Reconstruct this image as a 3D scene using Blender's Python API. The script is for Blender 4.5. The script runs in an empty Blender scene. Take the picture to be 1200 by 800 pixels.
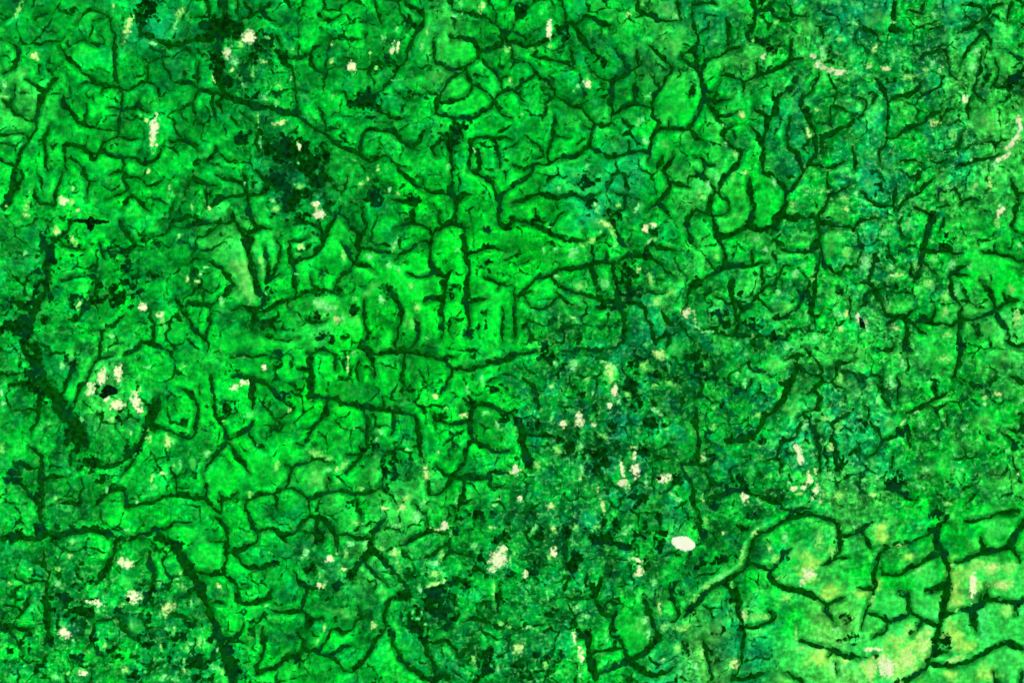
# Satellite view of a green savanna plateau cut by branching wooded valleys.
# One scene unit is a metre; the tract in view is about 36 km by 24 km.
import bpy, math, random
import numpy as np
from mathutils import Vector

rng = np.random.default_rng(7)
random.seed(7)
S = bpy.context.scene
COL = S.collection
PX = 30.0                      # metres on the ground for one survey unit (the units of DATA below)
CX, CY = 600.0, 400.0

# ------------------------------------------------------------------ camera
cam_d = bpy.data.cameras.new('camera')
cam = bpy.data.objects.new('camera', cam_d)
COL.objects.link(cam)
cam.location = (0, 0, 60000)
cam_d.lens = 60.0
cam_d.sensor_width = 36.0
cam_d.clip_start = 10
cam_d.clip_end = 400000
S.camera = cam

# ------------------------------------------------------------------ sky and sun
SUN_EL, SUN_AZ = math.radians(43), math.radians(62)     # azimuth clockwise from north (+Y)
W = bpy.data.worlds.new('World')
S.world = W
W.use_nodes = True
nt = W.node_tree
bg = nt.nodes['Background']
sky = nt.nodes.new('ShaderNodeTexSky')
sky.sky_type = 'NISHITA'
sky.sun_disc = False
sky.sun_elevation = SUN_EL
sky.sun_rotation = SUN_AZ
nt.links.new(sky.outputs['Color'], bg.inputs['Color'])
bg.inputs['Strength'].default_value = 0.08
sun_d = bpy.data.lights.new('sun', 'SUN')
sun_d.energy = 3.4
sun_d.angle = math.radians(0.53)
sun_d.color = (1.0, 0.96, 0.9)
sun = bpy.data.objects.new('sun', sun_d)
COL.objects.link(sun)
d = Vector((math.sin(SUN_AZ) * math.cos(SUN_EL), math.cos(SUN_AZ) * math.cos(SUN_EL), math.sin(SUN_EL)))
sun.rotation_euler = d.to_track_quat('Z', 'Y').to_euler()
sun.location = d * 50000

S.render.engine = 'CYCLES'
S.cycles.pixel_filter_type = 'GAUSSIAN'
S.cycles.filter_width = 1.8        # the scanner's optics are a little soft
S.view_settings.view_transform = 'Standard'
S.view_settings.look = 'None'
S.view_settings.exposure = 1.27
S.view_settings.gamma = 1.0
KL = np.array([2.05, 2.05, 2.05])     # how bright a white sheet lies under this light and exposure

def WSCALE(w): return .35 * w + .66
DATA = '''
T 0 0
L 5 270,215 330,295 380,335 430,365 445,390
L 4 360,405 400,385 450,395 550,398 590,415 640,400 690,375 740,410 745,470
L 4 690,375 685,340 682,290 730,270 790,265
L 3 760,290 770,320 795,355
L 3 680,290 660,265
L 5 500,60 525,150 530,220 545,260 540,340 550,398 575,440 570,510 555,560 550,640 490,660 470,710 480,715
L 4 500,500 560,515 620,515 645,500 650,455
L 3 645,500 700,525
L 3 555,640 600,645 640,648
L 4 550,398 490,405 470,445
L 6 285,430 295,490 340,540 375,585 440,585 520,600
L 4 400,490 405,530 395,570
L 3 460,545 450,580
L 5 300,680 350,685 420,715 480,715 560,735 640,745 680,770 735,750 755,690
L 5 300,680 300,740 310,800
L 4 405,645 390,695
L 5 420,715 440,750 460,715
L 4 580,740 575,800
L 4 320,745 360,775 390,800
L 6 240,580 205,640 210,700 220,800
L 6 160,600 120,660 95,720 70,770 60,800
L 6 160,590 180,500 205,440 230,400 265,370
L 5 120,370 170,400 200,430
L 5 160,570 100,545 50,500 15,470
L 4 60,400 62,450 50,500
L 5 40,190 85,225 85,270 70,320 10,345
L 4 160,205 220,205 270,190 295,170
L 4 350,110 380,60 430,40 480,60 520,90
L 4 440,95 490,80
L 5 395,180 430,210 470,215
L 4 460,165 480,190
L 6 650,170 660,100 645,50 700,10
L 5 660,150 720,185 760,200 800,205
L 5 180,340 190,310
L 4 0,630 50,620 110,620
L 4 160,80 190,60 240,55
L 5 160,90 165,60
L 4 0,745 50,770
L 3 60,60 20,90
C 85 45 10 50 25
C 160 265 26 24 0
Y 105 350 45 25 -45
C 720 620 20 80 5
C 598 130 18 65 15
C 20 400 14 24 -20
C 653 540 7 20 0
C 530 30 8 26 0
C 708 200 26 12 20
C 685 560 10 12 0
C 20 455 24 8 0
W 700 60 60 60 0
T 200 0
L 7 0,215 60,200 110,180 190,185
L 4 95,75 170,75
L 5 170,0 180,80 190,180
L 4 255,0 265,60 285,120
L 3 310,0 315,60
L 5 330,90 385,65 420,40 470,20
L 4 425,0 425,40
L 4 350,15 385,55
L 4 430,50 470,90 495,105
L 6 0,375 80,390 150,415 220,430 300,470 400,495
L 4 130,290 125,390
L 4 130,415 95,480 110,540 105,590
L 4 40,520 95,490
L 4 200,450 205,530 220,590
L 5 235,460 240,530
L 10 380,495 460,500 540,530 600,530
L 7 520,270 580,275 640,255 690,215 710,185
L 5 590,280 595,210
L 5 655,260 670,315 710,335
L 5 490,160 520,215
L 4 540,300 565,330 575,400 590,470 600,540
L 6 600,540 650,600 720,620 760,660 800,690
L 5 690,490 715,540 720,610
L 5 720,610 770,600 790,580
L 7 400,180 390,250 340,300 320,350
L 4 405,580 408,660 405,730
L 4 405,600 440,640 490,650
L 5 290,540 320,590
L 6 0,660 60,650 110,670 135,710
L 4 65,625 65,655
L 6 210,690 220,720 170,750
L 5 260,740 310,755
L 6 700,60 705,90 740,90
L 4 740,100 800,75
L 4 550,0 565,50
W 230 130 80 60 0
W 220 300 35 110 0
W 270 380 60 30 0
W 310 140 70 40 30
W 440 220 60 70 20
W 520 270 40 35 0
W 350 650 35 70 0
W 540 700 110 70 0
W 640 770 90 50 0
W 390 440 30 50 0
W 720 740 40 60 0
C 265 245 25 30 0
C 365 175 30 34 30
C 330 210 24 16 40
C 300 290 24 24 40
C 280 328 22 10 0
C 45 60 20 45 35
C 20 120 10 40 20
C 440 460 26 18 35
C 497 480 14 22 0
C 505 400 9 26 -25
C 340 400 10 18 0
C 515 575 36 12 -15
C 418 670 9 34 0
C 602 685 10 22 -10
C 762 210 10 12 0
C 755 287 12 12 0
C 755 455 14 18 0
C 600 765 8 8 0
C 410 560 6 40 0
C 562 370 10 22 0
C 630 455 18 10 30
C 450 175 16 10 0
C 570 230 12 12 0
C 200 370 8 18 -25
C 430 290 30 8 10
C 385 340 10 30 0
T 400 0
L 4 150,0 180,50 190,120
L 4 110,150 125,190
L 5 300,0 340,45 385,75
L 6 385,45 385,110 345,155 320,230 300,290 260,320 235,370 180,420 140,450
L 5 180,230 220,290 260,315
L 5 0,275 60,275
L 5 0,430 50,480 110,500 140,450
L 5 140,450 90,430
L 4 250,425 300,465 320,465
L 5 140,460 160,510 200,540 260,560 320,550
L 4 215,500 220,540
L 5 120,610 180,605 230,610 280,650 340,695 370,700
L 5 340,690 400,610
L 6 120,610 90,650 85,730 140,745 200,730
L 5 0,690 50,710 100,740 140,750
L 4 220,740 260,780 320,790
L 7 305,135 330,110 355,120
L 5 515,0 520,45
L 5 565,45 630,60 690,95 740,110 770,155
L 5 685,0 710,55 720,90
L 4 715,50 760,40
L 5 755,170 760,205 720,225 660,240
L 5 510,165 570,180 630,185 650,230 645,270 600,295 575,320 520,330 470,305 430,290 435,220 440,160
L 3 520,195 515,160
L 4 545,295 555,320
L 5 580,325 540,350 500,375 470,420 455,450 455,500 435,530
L 4 380,400 400,425 450,440
L 5 580,325 595,370 615,400 660,410 690,450 715,475
L 5 615,405 600,430 550,465 490,470 460,455
L 6 715,470 700,500 640,535 590,555 530,545 470,535
L 5 715,470 740,440 800,420
L 5 715,475 740,520 790,550 800,555
L 4 670,280 700,310 740,360 755,410
L 5 745,360 775,355
L 6 490,640 510,680 510,740 530,790
L 5 530,560 530,600 520,650
L 5 610,660 610,720 600,800
L 6 635,700 655,730 645,790
L 6 720,650 735,700 740,780
L 5 640,640 700,640 800,650
L 5 800,230 770,180 790,150
L 5 445,735 430,700 460,660
W 120 490 70 70 0
W 520 640 50 70 0
W 330 110 40 40 0
W 560 580 60 40 0
C 50 315 18 28 -10
C 240 225 9 28 10
C 264 220 7 26 5
C 195 180 15 25 20
C 133 250 7 20 0
C 162 320 10 10 0
C 260 135 10 15 0
C 270 375 45 6 0
C 403 140 9 40 15
C 380 220 12 26 0
C 558 20 12 26 0
C 525 70 30 9 35
C 565 60 10 10 0
C 625 705 8 14 -20
C 12 748 8 10 0
C 172 785 8 14 0
C 60 750 10 8 0
C 500 780 9 18 0
Y 420 360 30 24 0
C 660 30 16 30 20
C 775 235 22 20 0
C 790 385 14 24 0
C 60 300 6 6 0
C 230 450 8 8 0
T 600 0
L 8 0,110 40,70 70,25
L 5 0,195 60,205 130,200 180,190
L 5 225,0 245,50 255,95 235,130 205,165
L 5 255,95 300,115 325,160 345,215 375,235
L 5 310,105 335,80 380,85 430,115 470,120
L 4 460,120 465,145
L 5 95,250 150,270 200,280 270,305 300,320
L 4 110,210 100,260
L 5 0,275 60,285
L 5 95,310 115,355 160,390 200,420
L 5 30,425 50,375 90,370
L 6 30,425 40,470 60,480
L 5 210,455 270,480 320,505 360,530 385,575
L 3 310,490 370,480
L 5 575,400 580,430 570,400
L 6 385,575 370,630 360,690 320,715 270,735 200,750 140,770 90,780 60,800
L 4 385,580 440,580 490,595 505,610
L 5 160,740 175,690 190,640 210,590 205,540
L 4 190,640 240,640 270,645
L 4 60,640 95,670 130,690 150,720
L 5 100,740 150,725
L 5 385,695 420,730 470,745 520,720 580,710 640,710
L 4 550,710 548,660
L 6 465,560 465,500 470,440 470,390 510,355 560,320 605,285
L 5 585,280 590,230
L 4 540,330 525,270 490,220
L 4 470,380 390,355
L 6 480,545 520,515 550,480 600,475 620,490
L 6 575,395 585,455
L 5 640,205 670,225 700,265 745,300 750,335 715,375 690,420 660,465 660,500 690,555 695,600 665,640 650,690 640,760
L 4 650,340 680,370 690,405
L 5 695,600 750,605 800,605
L 4 740,560 740,600
L 5 590,40 640,60 690,85 730,105 790,95
L 5 590,40 585,0
L 4 580,70 630,60
L 5 775,0 790,60
L 5 760,720 740,765 720,800
L 5 0,770 25,790
L 4 320,715 350,680
L 4 270,240 290,290
L 4 330,590 360,600
W 240 150 35 40 0
W 40 60 40 40 0
W 410 260 50 60 0
W 440 440 35 20 0
C 175 130 15 40 5
C 182 185 11 20 0
C 177 215 11 14 0
C 350 390 20 18 0
C 310 405 12 12 0
C 290 425 6 8 0
C 365 412 8 8 0
C 350 780 12 18 30
C 45 535 10 12 0
C 610 15 12 12 0
C 640 445 18 14 0
C 548 68 12 12 0
C 770 78 14 14 0
C 600 570 18 30 30
C 625 660 16 28 -20
Y 770 200 30 80 20
C 135 65 10 12 0
C 370 150 8 22 0
Y 730 40 60 30 0
C 95 230 14 8 0
Y 720 680 30 40 0
T 800 0
L 6 50,0 40,60 50,120 65,170 60,230 75,320 95,370 105,430 95,480 70,540 40,590 0,605
L 5 50,15 110,10 160,15
L 5 70,160 120,140 130,105
L 5 0,280 40,290 75,325
L 5 105,300 90,350
L 6 105,290 130,270 190,260 220,235 270,230
L 5 0,245 15,235
L 5 215,90 220,130 215,215
L 6 320,190 305,155 330,110 340,60 400,45 430,10
L 4 330,0 340,50
L 6 320,190 370,200 410,180 455,145
L 5 420,50 445,85 485,105 535,95
L 5 510,180 515,240 505,290 455,320 370,350 320,375 285,395
L 4 505,285 580,270
L 5 285,395 270,375 240,365 195,355
L 5 285,395 285,435
L 4 195,325 180,370 155,410
L 4 375,350 405,365
L 4 345,265 345,340
L 5 105,465 160,470 230,460
L 4 110,430 155,430
L 5 160,430 165,480
L 6 130,490 165,540 190,580
L 4 195,540 240,530 270,520
L 5 190,620 210,595 250,575
L 5 195,640 240,690 280,710 275,760 230,795
L 4 280,715 295,700
L 6 315,590 340,625 375,655
L 6 345,470 335,530 380,530 405,555 395,610 380,660 385,710 370,760 375,800
L 5 405,560 435,545 445,490 450,460
L 4 425,420 420,460
L 4 460,455 500,425
L 6 545,350 530,380 515,410
L 5 640,340 615,400 600,430 560,455 555,495 580,520 605,520
L 6 590,520 595,580 620,620 630,680 625,730 590,770 570,795
L 7 510,550 485,610 490,680 530,720 560,760 575,795
L 6 660,690 655,650 700,630 740,605 780,590 800,555
L 6 655,650 650,710
L 5 610,770 660,780 710,790 770,745
L 6 50,620 80,645 110,675
L 7 60,735 95,740 105,770 150,770
L 6 100,760 105,800
L 4 655,110 660,180
L 4 620,100 660,115 700,105
W 45 420 22 55 0
W 430 230 28 24 0
W 370 200 60 20 0
C 380 263 14 13 0
C 610 265 16 14 0
C 635 300 26 12 -40
C 690 330 20 11 -15
C 735 340 30 12 0
C 590 620 14 28 0
C 525 10 18 14 0
C 280 540 20 22 0
C 150 195 18 10 0
C 740 185 24 16 0
C 800 105 16 14 0
C 630 515 14 12 0
C 250 725 14 20 0
C 190 585 10 10 0
C 205 675 12 14 0
Y 580 120 40 30 0
C 725 15 14 14 0
C 655 240 22 40 -20
Y 590 480 30 30 0
C 285 300 8 14 0
C 330 190 10 8 0
C 440 105 12 18 0
C 60 205 6 8 0
T 1000 0
L 5 195,0 200,80 195,130
L 6 20,105 50,140 110,155 120,195
L 5 180,150 250,155
L 4 250,60 330,60
L 5 510,20 570,15 620,40
L 6 690,10 640,45 610,95 550,130 480,150
L 5 745,10 730,60 720,110
L 5 330,260 370,235 430,215
L 5 290,285 330,260
L 4 400,220 435,250 440,300 460,350
L 5 605,165 550,225 500,300
L 5 600,150 640,180 645,230
L 5 600,240 590,340 570,400 570,445 630,470
L 6 95,360 130,395 155,440 160,500 155,570 155,650 140,690
L 7 165,465 220,455 270,450 310,420 325,385
L 6 170,650 220,625 290,590 350,550 390,520
L 5 0,545 50,540 60,480 20,440
L 5 0,440 30,460
L 4 270,590 310,610
L 4 500,380 470,350
L 5 545,470 548,560
L 6 440,700 490,680 510,630
L 6 490,780 560,760 650,740 700,715
L 5 520,700 560,680
L 5 360,740 410,760 450,740
L 5 210,760 270,750 320,770
L 5 690,410 740,370 800,340
L 5 790,120 760,170
L 5 670,280 690,330 650,410
L 6 740,440 700,480
L 5 740,250 800,280
L 5 130,700 130,760
L 5 0,680 20,740 10,800
L 5 480,510 430,520 400,590
L 4 350,150 420,120
L 4 330,0 310,80
W 760 390 50 50 0
W 30 560 30 20 0
C 525 465 14 22 0
C 100 230 14 26 20
C 70 310 28 20 0
C 20 345 26 8 0
C 265 360 36 12 0
C 240 372 30 8 0
C 185 275 12 28 0
C 340 335 20 26 0
C 385 575 26 16 0
C 470 630 22 38 0
C 740 680 42 16 -50
C 780 575 14 36 0
C 670 775 22 26 0
Y 735 700 60 30 -45
C 560 310 34 30 0
C 580 240 20 30 20
C 380 70 12 22 0
C 180 105 20 10 0
C 410 330 14 16 0
C 555 745 8 14 0
Y 470 60 40 30 20
Y 430 180 20 20 0
C 210 240 14 10 0
Y 700 290 40 30 0
C 15 115 14 14 0
C 370 300 20 24 0
Y 620 560 50 60 0
Y 110 90 60 40 0
T 0 200
L 6 285,0 275,60 255,120 245,170
L 5 385,0 400,50 430,60 445,40
L 4 405,70 405,140
L 4 510,15 570,0
L 5 585,0 585,50 600,95 540,115 500,135
L 4 600,95 600,150 570,185
L 5 600,120 640,125 660,160 700,195
L 5 610,25 650,40 690,75 730,75 760,40
L 5 345,215 330,255 300,300 265,320
L 6 275,335 320,360 360,365 400,370
L 5 560,235 580,270 620,320 640,350 680,365
L 5 640,355 600,375 550,380 500,370
L 5 470,330 480,380 490,410
L 4 280,510 330,495 360,485
L 4 395,490 440,495
L 7 470,490 445,530 430,580 400,640 360,690 310,700
L 5 790,275 760,300 700,305
L 4 740,240 800,225
L 8 245,320 240,370 225,420
L 4 480,755 530,720 590,680
L 4 470,790 480,755 415,745
L 5 700,650 720,710 725,780
L 5 100,0 95,60 60,110 10,160
L 4 160,80 170,150 230,165
L 4 0,650 60,610 120,620
W 550 390 50 40 0
W 590 460 35 60 0
W 580 590 60 60 0
W 640 530 60 40 0
W 460 580 40 50 0
W 750 490 70 20 0
W 130 650 70 60 0
W 110 740 60 70 0
W 200 700 30 40 0
W 345 350 60 40 30
W 370 610 50 40 0
W 210 330 20 50 0
W 235 420 50 90 0
W 220 560 50 50 0
W 100 390 50 18 0
W 40 730 50 40 0
W 190 470 30 50 0
W 40 600 60 16 -15
K 425 240 50 9 0
K 425 245 16 30 0
K 365 235 18 7 0
K 470 243 24 5 0
C 295 142 24 20 20
C 335 148 20 18 0
C 265 285 18 26 0
C 118 388 12 18 0
C 663 640 20 24 0
C 752 672 20 18 0
C 762 700 18 16 0
C 690 5 14 10 0
C 120 170 16 40 20
C 120 208 20 10 0
C 345 330 16 26 -35
C 795 85 8 22 0
C 365 185 10 14 0
C 340 85 10 16 0
C 25 165 14 12 0
C 520 770 18 16 0
C 770 730 10 16 0
C 370 630 10 30 0
Y 480 600 30 40 0
C 135 100 6 10 0
T 200 200
L 6 100,0 115,40 150,65 220,70
L 6 80,45 75,110
L 5 215,10 270,35 330,50 360,90
L 6 165,165 200,155 230,130 290,120 345,105
L 4 165,110 170,140
L 6 340,0 350,60 365,110 365,170 385,230 405,270 440,260 465,270
L 6 370,110 420,110 455,90 445,40 400,0
L 8 280,190 290,230 330,275 355,310 360,360 380,430 395,490 410,550 440,590
L 6 0,235 60,225 110,215 150,240 220,250 280,235
L 5 60,275 100,255 150,245
L 5 130,310 170,300 220,260
L 5 365,300 420,275
L 5 440,350 455,420 460,470 450,520
L 6 495,320 515,370 510,430 480,480 460,510
L 5 470,500 520,485
L 6 550,315 555,370 570,420 580,490 585,560 580,600
L 6 440,660 500,630 560,605 620,580 690,560 760,570 800,580
L 7 800,170 770,220 740,260 725,310 700,360 650,400 580,425
L 5 560,240 610,240 660,240 700,270 715,330
L 5 560,330 600,330 650,300
L 4 660,480 660,540 700,560
L 5 765,550 780,520 800,500
L 5 180,430 230,440 260,480 290,520
L 6 300,545 260,570 220,600 190,635 190,700 165,760 155,800
L 5 180,630 130,620 90,615
L 5 20,590 40,640 80,690 110,750 155,790
L 5 70,640 75,690
L 5 290,660 330,635 380,660 400,670
L 7 440,590 435,630 395,660 400,700 380,750
L 4 550,610 555,650
L 4 380,340 390,330
L 5 0,250 40,270
L 5 740,700 680,720 640,690
L 4 450,780 520,790 600,785
L 5 30,430 90,435 100,400 150,410
L 4 0,610 20,600
L 5 730,0 745,60 790,90
L 5 680,100 640,105 590,90 540,80 480,75
L 4 20,140 0,200
W 560 130 60 70 0
W 500 60 50 60 0
W 630 110 50 40 0
W 680 40 60 50 0
W 600 220 70 26 0
W 700 260 30 40 0
W 455 600 34 50 0
W 390 685 26 50 0
W 690 570 70 20 0
W 110 245 50 14 0
W 360 330 24 26 0
W 790 560 30 30 0
W 760 780 70 26 0
W 700 680 40 20 0
C 100 165 10 22 0
C 35 308 10 14 0
C 180 175 10 10 0
C 345 57 10 10 0
C 480 140 20 14 30
C 492 178 20 18 0
C 680 155 20 14 30
C 700 205 28 24 0
C 690 185 18 14 0
C 425 418 14 24 0
C 432 465 10 40 0
C 140 487 12 16 0
C 125 518 14 12 0
C 78 505 8 14 0
C 240 620 16 36 0
C 700 625 40 26 25
C 780 700 22 24 0
C 740 645 40 16 0
Y 320 440 50 50 30
Y 370 570 60 60 20
Y 350 500 40 60 0
C 610 358 26 16 0
Y 400 360 14 30 0
C 590 485 14 10 0
C 8 95 6 20 0
Y 590 395 20 12 0
C 160 455 20 8 0
C 445 575 6 8 0
C 598 75 26 16 0
T 400 200
L 5 270,0 300,30 350,65 385,95
L 5 375,30 385,90 430,105 490,100 520,110
L 6 515,0 515,60 520,110 545,160 540,205
L 6 545,150 575,115 620,105
L 5 540,205 530,240 580,265 610,265
L 6 580,265 530,245 480,260 440,290 425,320 415,360 420,430 440,470 485,490
L 6 430,300 395,255 340,240 290,255 250,270
L 5 340,240 330,200 350,165
L 5 340,225 300,230
L 5 425,160 455,185 460,240
L 6 415,345 360,335 320,365 275,385 260,420
L 5 310,480 350,500 400,495 440,470
L 6 520,450 490,490 485,550 480,600 470,660 475,720 470,790
L 5 485,580 530,585
L 6 390,615 430,595 480,600
L 6 575,310 585,370 590,430 595,500 595,570 585,620 600,660 605,720 590,770
L 5 600,390 650,385 680,360 740,360 790,375
L 5 605,620 650,605 685,590
L 6 670,490 710,510 745,535 800,530
L 4 745,535 730,560
L 5 760,640 755,700 755,800
L 6 620,0 670,30 715,60 740,110 745,170 735,230 750,265 800,260
L 5 715,35 690,35
L 5 800,80 760,105 745,140
L 6 50,145 95,155 105,210 120,240
L 7 20,225 50,275 85,310 80,380 60,430 0,490
L 6 120,240 105,290 85,310
L 5 90,360 140,360 180,380 230,385
L 6 60,430 110,440 160,475
L 7 210,545 245,580 275,630 285,680 260,740 250,800
L 5 110,600 105,660 110,720 120,790
L 5 230,140 290,140 330,150
L 5 145,60 160,130
L 5 355,690 365,740 360,790
L 4 520,610 500,600
L 5 30,0 20,60 0,110
L 5 0,330 30,360 40,420
W 160 110 40 60 0
W 220 560 34 26 0
W 690 280 26 22 0
W 685 660 18 22 0
W 640 740 50 28 -25
W 600 770 30 20 0
W 595 500 14 18 0
W 60 650 30 26 0
W 340 140 40 28 0
W 690 440 50 36 0
W 430 200 30 14 0
W 660 190 10 10 0
W 130 780 30 30 0
C 95 65 20 14 -25
C 120 40 8 24 0
C 225 443 12 16 0
C 266 462 12 20 0
C 542 372 13 18 0
C 325 545 16 18 0
C 355 640 24 24 0
C 10 695 16 26 0
C 190 605 22 26 0
C 60 605 18 14 0
C 225 90 10 20 0
C 250 340 14 36 20
C 400 785 14 14 0
C 240 360 8 26 0
C 130 400 24 20 0
Y 140 560 20 60 45
C 10 400 14 34 0
Y 55 720 40 60 0
Y 320 700 50 50 0
C 265 105 12 16 0
T 600 200
L 6 0,155 60,140 110,110 170,120 240,125 275,105 310,115 345,140
L 5 20,60 90,15 100,0
L 5 345,140 400,110 420,100
L 6 0,225 50,245 110,255 150,270 200,305 260,320 320,330
L 5 105,185 130,230 150,240 170,215
L 5 190,245 220,215 250,200
L 4 120,100 130,60
L 5 360,330 410,320 440,295
L 6 440,205 470,240 490,290 510,330 540,355
L 5 490,200 530,175 525,140
L 5 470,95 520,110 560,125
L 6 720,0 740,60 735,110 690,145 640,165 630,185
L 5 695,150 720,190 765,225
L 5 740,60 800,65
L 5 610,260 630,290 670,300 700,270
L 5 370,350 375,410 385,470 400,530 410,560
L 6 120,510 170,490 220,465 290,455 350,440 420,435 470,430 530,410 590,395
L 6 185,500 230,545 290,570 350,580 410,610 470,620 500,625
L 5 130,490 60,555 30,590
L 5 20,585 60,575 90,565
L 7 470,440 480,510 495,570 510,620 530,670 535,740 530,790
L 5 500,430 540,470 580,490
L 6 590,395 640,400 690,430 730,480 770,510
L 5 620,390 650,340 690,350
L 5 690,360 780,375
L 5 20,440 60,425 90,405
L 4 70,620 120,640 180,640 220,590
L 4 60,600 80,640
L 5 10,560 15,640 20,720 10,800
L 5 640,560 690,575 720,560
L 5 540,620 600,620 640,660 630,700
L 5 700,640 730,700 760,730 800,720
L 5 640,710 670,750 680,800
L 4 200,560 250,620 320,650
L 4 400,650 450,640 520,650
L 5 440,380 450,420
L 4 130,790 180,775
L 4 680,800 720,770 770,770
L 4 340,280 350,340
W 370 170 40 40 0
W 350 50 60 40 0
W 470 200 50 30 30
W 130 240 30 26 0
W 530 560 50 60 0
W 620 400 40 30 0
W 420 620 40 30 0
W 600 560 30 30 0
W 680 320 40 30 0
W 480 640 40 20 0
W 560 470 40 40 0
C 440 250 36 14 30
C 475 290 16 36 -25
C 375 325 30 20 -30
C 485 345 16 26 0
C 290 385 40 24 -35
C 320 540 32 24 0
C 435 530 30 30 0
C 630 268 18 18 0
C 663 258 16 14 0
C 665 318 22 12 0
C 650 510 20 40 -20
C 680 610 36 28 -30
C 740 570 30 18 -30
C 285 690 30 8 30
C 300 700 10 12 0
C 400 180 14 26 0
C 590 170 16 40 15
C 500 160 14 20 0
C 210 495 20 10 0
C 220 85 8 12 0
C 390 155 8 10 0
C 205 370 10 18 0
C 180 265 16 6 0
Y 720 355 30 16 0
C 150 370 10 18 0
C 640 330 14 14 0
C 330 350 16 14 0
C 590 460 10 18 0
Y 400 240 60 24 20
C 220 690 8 26 0
Y 310 20 40 20 0
C 795 660 8 26 0
C 415 290 10 14 0
T 800 200
L 6 60,0 110,30 150,80 145,110
L 5 225,0 190,45 160,85
L 5 0,70 40,75
L 4 30,30 90,15
L 6 150,85 140,130 125,190 140,240 170,290 190,340 200,400 200,450
L 5 165,100 200,120 215,155
L 5 130,215 170,205 220,200
L 6 60,180 30,210 15,270 40,320 70,355
L 5 60,180 100,200 130,215
L 7 310,30 315,100 330,160 340,220 300,260 250,295 190,310
L 5 325,90 355,75
L 6 320,260 360,270 395,285
L 10 485,150 475,190 445,240 420,280
L 7 370,0 430,30 480,70 490,110 485,160
L 6 490,90 540,60 570,0
L 6 500,215 560,220 620,210 640,230
L 8 490,215 530,230
L 6 690,120 670,170 645,215 640,280 650,330 610,370 560,375 500,370 460,380
L 6 650,245 720,255 770,270 800,265
L 5 690,120 740,90 800,60
L 5 685,40 690,120
L 5 640,370 635,440 620,500 625,560 610,620 610,680 620,740
L 6 200,450 260,435 320,440 360,430 400,430
L 6 195,450 140,490 90,520 40,540 20,580
L 5 185,320 195,380
L 5 245,490 235,540 235,600 250,660 260,700
L 6 510,455 465,440 455,490 420,530 380,550 350,590 315,640 270,670
L 5 375,470 375,520 350,590
L 5 360,600 400,640 430,665
L 5 525,530 550,570 560,620 520,660 470,690
L 5 600,500 580,560
L 5 650,340 655,420 690,480 750,490
L 5 750,490 760,450 800,455
L 5 120,410 140,440
L 5 330,370 330,440
L 5 790,580 780,650 790,700
L 5 270,670 250,740 260,790
L 6 100,740 170,760 250,770 320,775 400,790
L 5 150,580 190,590 210,620
L 5 490,760 550,730 580,760
L 5 740,580 730,550
L 5 660,640 640,680
L 4 420,570 440,540
L 5 20,620 0,660
L 5 0,740 40,780
W 430 270 40 28 -30
W 180 700 50 40 0
W 150 260 20 30 0
W 590 590 40 40 0
W 470 690 40 20 0
W 740 570 20 30 0
W 340 720 40 30 0
W 130 740 60 30 0
W 420 780 80 24 0
W 60 520 40 30 0
W 270 620 30 50 0
C 120 75 18 34 0
C 95 125 30 14 0
C 80 100 14 14 0
C 390 372 26 18 20
C 22 668 20 22 0
C 55 675 8 44 -5
C 330 775 14 10 0
C 740 745 22 18 0
C 630 780 30 18 0
C 735 675 36 16 20
C 770 670 10 26 0
C 350 320 24 18 0
C 530 490 20 30 0
C 565 450 16 24 0
C 650 95 60 12 0
C 590 95 24 16 0
C 295 10 16 14 0
C 765 180 18 14 0
C 430 50 14 30 -30
C 735 300 24 14 0
C 160 35 14 26 0
C 450 570 16 26 0
Y 700 360 40 60 0
C 240 30 14 26 0
C 120 755 60 8 0
C 60 730 50 6 25
C 770 385 24 30 0
C 760 130 24 26 0
C 160 400 14 16 0
C 610 510 10 12 0
C 580 680 12 40 0
Y 250 210 30 20 0
Y 500 640 40 16 0
C 520 170 18 30 0
T 1000 200
L 5 40,100 80,145 130,160 170,155
L 5 195,50 200,120 195,180
L 5 240,140 215,200 210,260 240,320 275,320
L 5 250,130 300,95 340,60 380,40
L 5 405,75 400,140
L 4 430,90 500,90 510,130
L 5 500,160 560,130 600,145
L 6 290,180 330,190 380,200
L 7 385,210 370,250 350,300 335,350 325,400 320,460 285,510
L 6 440,220 420,260 410,290
L 6 330,370 390,380 440,370 490,385 520,370
L 5 330,410 350,450 390,475
L 6 0,520 60,515 110,545
L 6 0,280 30,235 80,215 120,220
L 5 60,620 65,580 100,560 150,545 200,535
L 6 110,560 120,600 135,650 170,675 220,680 250,680 290,640
L 5 170,720 200,690
L 5 250,700 260,750 245,800
L 5 280,705 310,745 345,770
L 7 310,700 370,705 420,720 470,730
L 6 385,640 380,690
L 7 455,490 460,560 480,600 505,640 510,690
L 7 470,725 510,690 570,690 630,680 670,660 710,630 770,605
L 5 460,480 510,490 540,490
L 6 470,480 510,455 545,430
L 6 605,510 640,550 660,600 665,660
L 6 670,670 700,710 725,750 725,800
L 6 610,380 660,380 700,395 750,410 800,425
L 5 665,375 675,345
L 6 745,30 755,80 775,110 770,160 760,220 745,265
L 5 800,110 775,110
L 5 765,290 800,300
L 6 110,380 100,430 80,500
L 5 0,450 30,440
L 5 270,430 280,480 285,510
L 5 190,400 200,450
L 5 515,700 500,760 505,800
L 4 30,640 60,620
L 5 710,570 730,620
L 5 170,340 165,400
W 130 90 30 30 0
W 340 690 40 26 0
W 440 340 40 40 0
W 370 230 30 34 0
W 110 400 26 30 0
W 210 540 60 20 0
W 290 490 30 24 0
W 130 620 18 40 0
C 570 80 14 34 25
C 640 60 10 34 0
C 690 190 18 28 20
C 560 187 9 12 0
C 675 245 18 30 0
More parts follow.
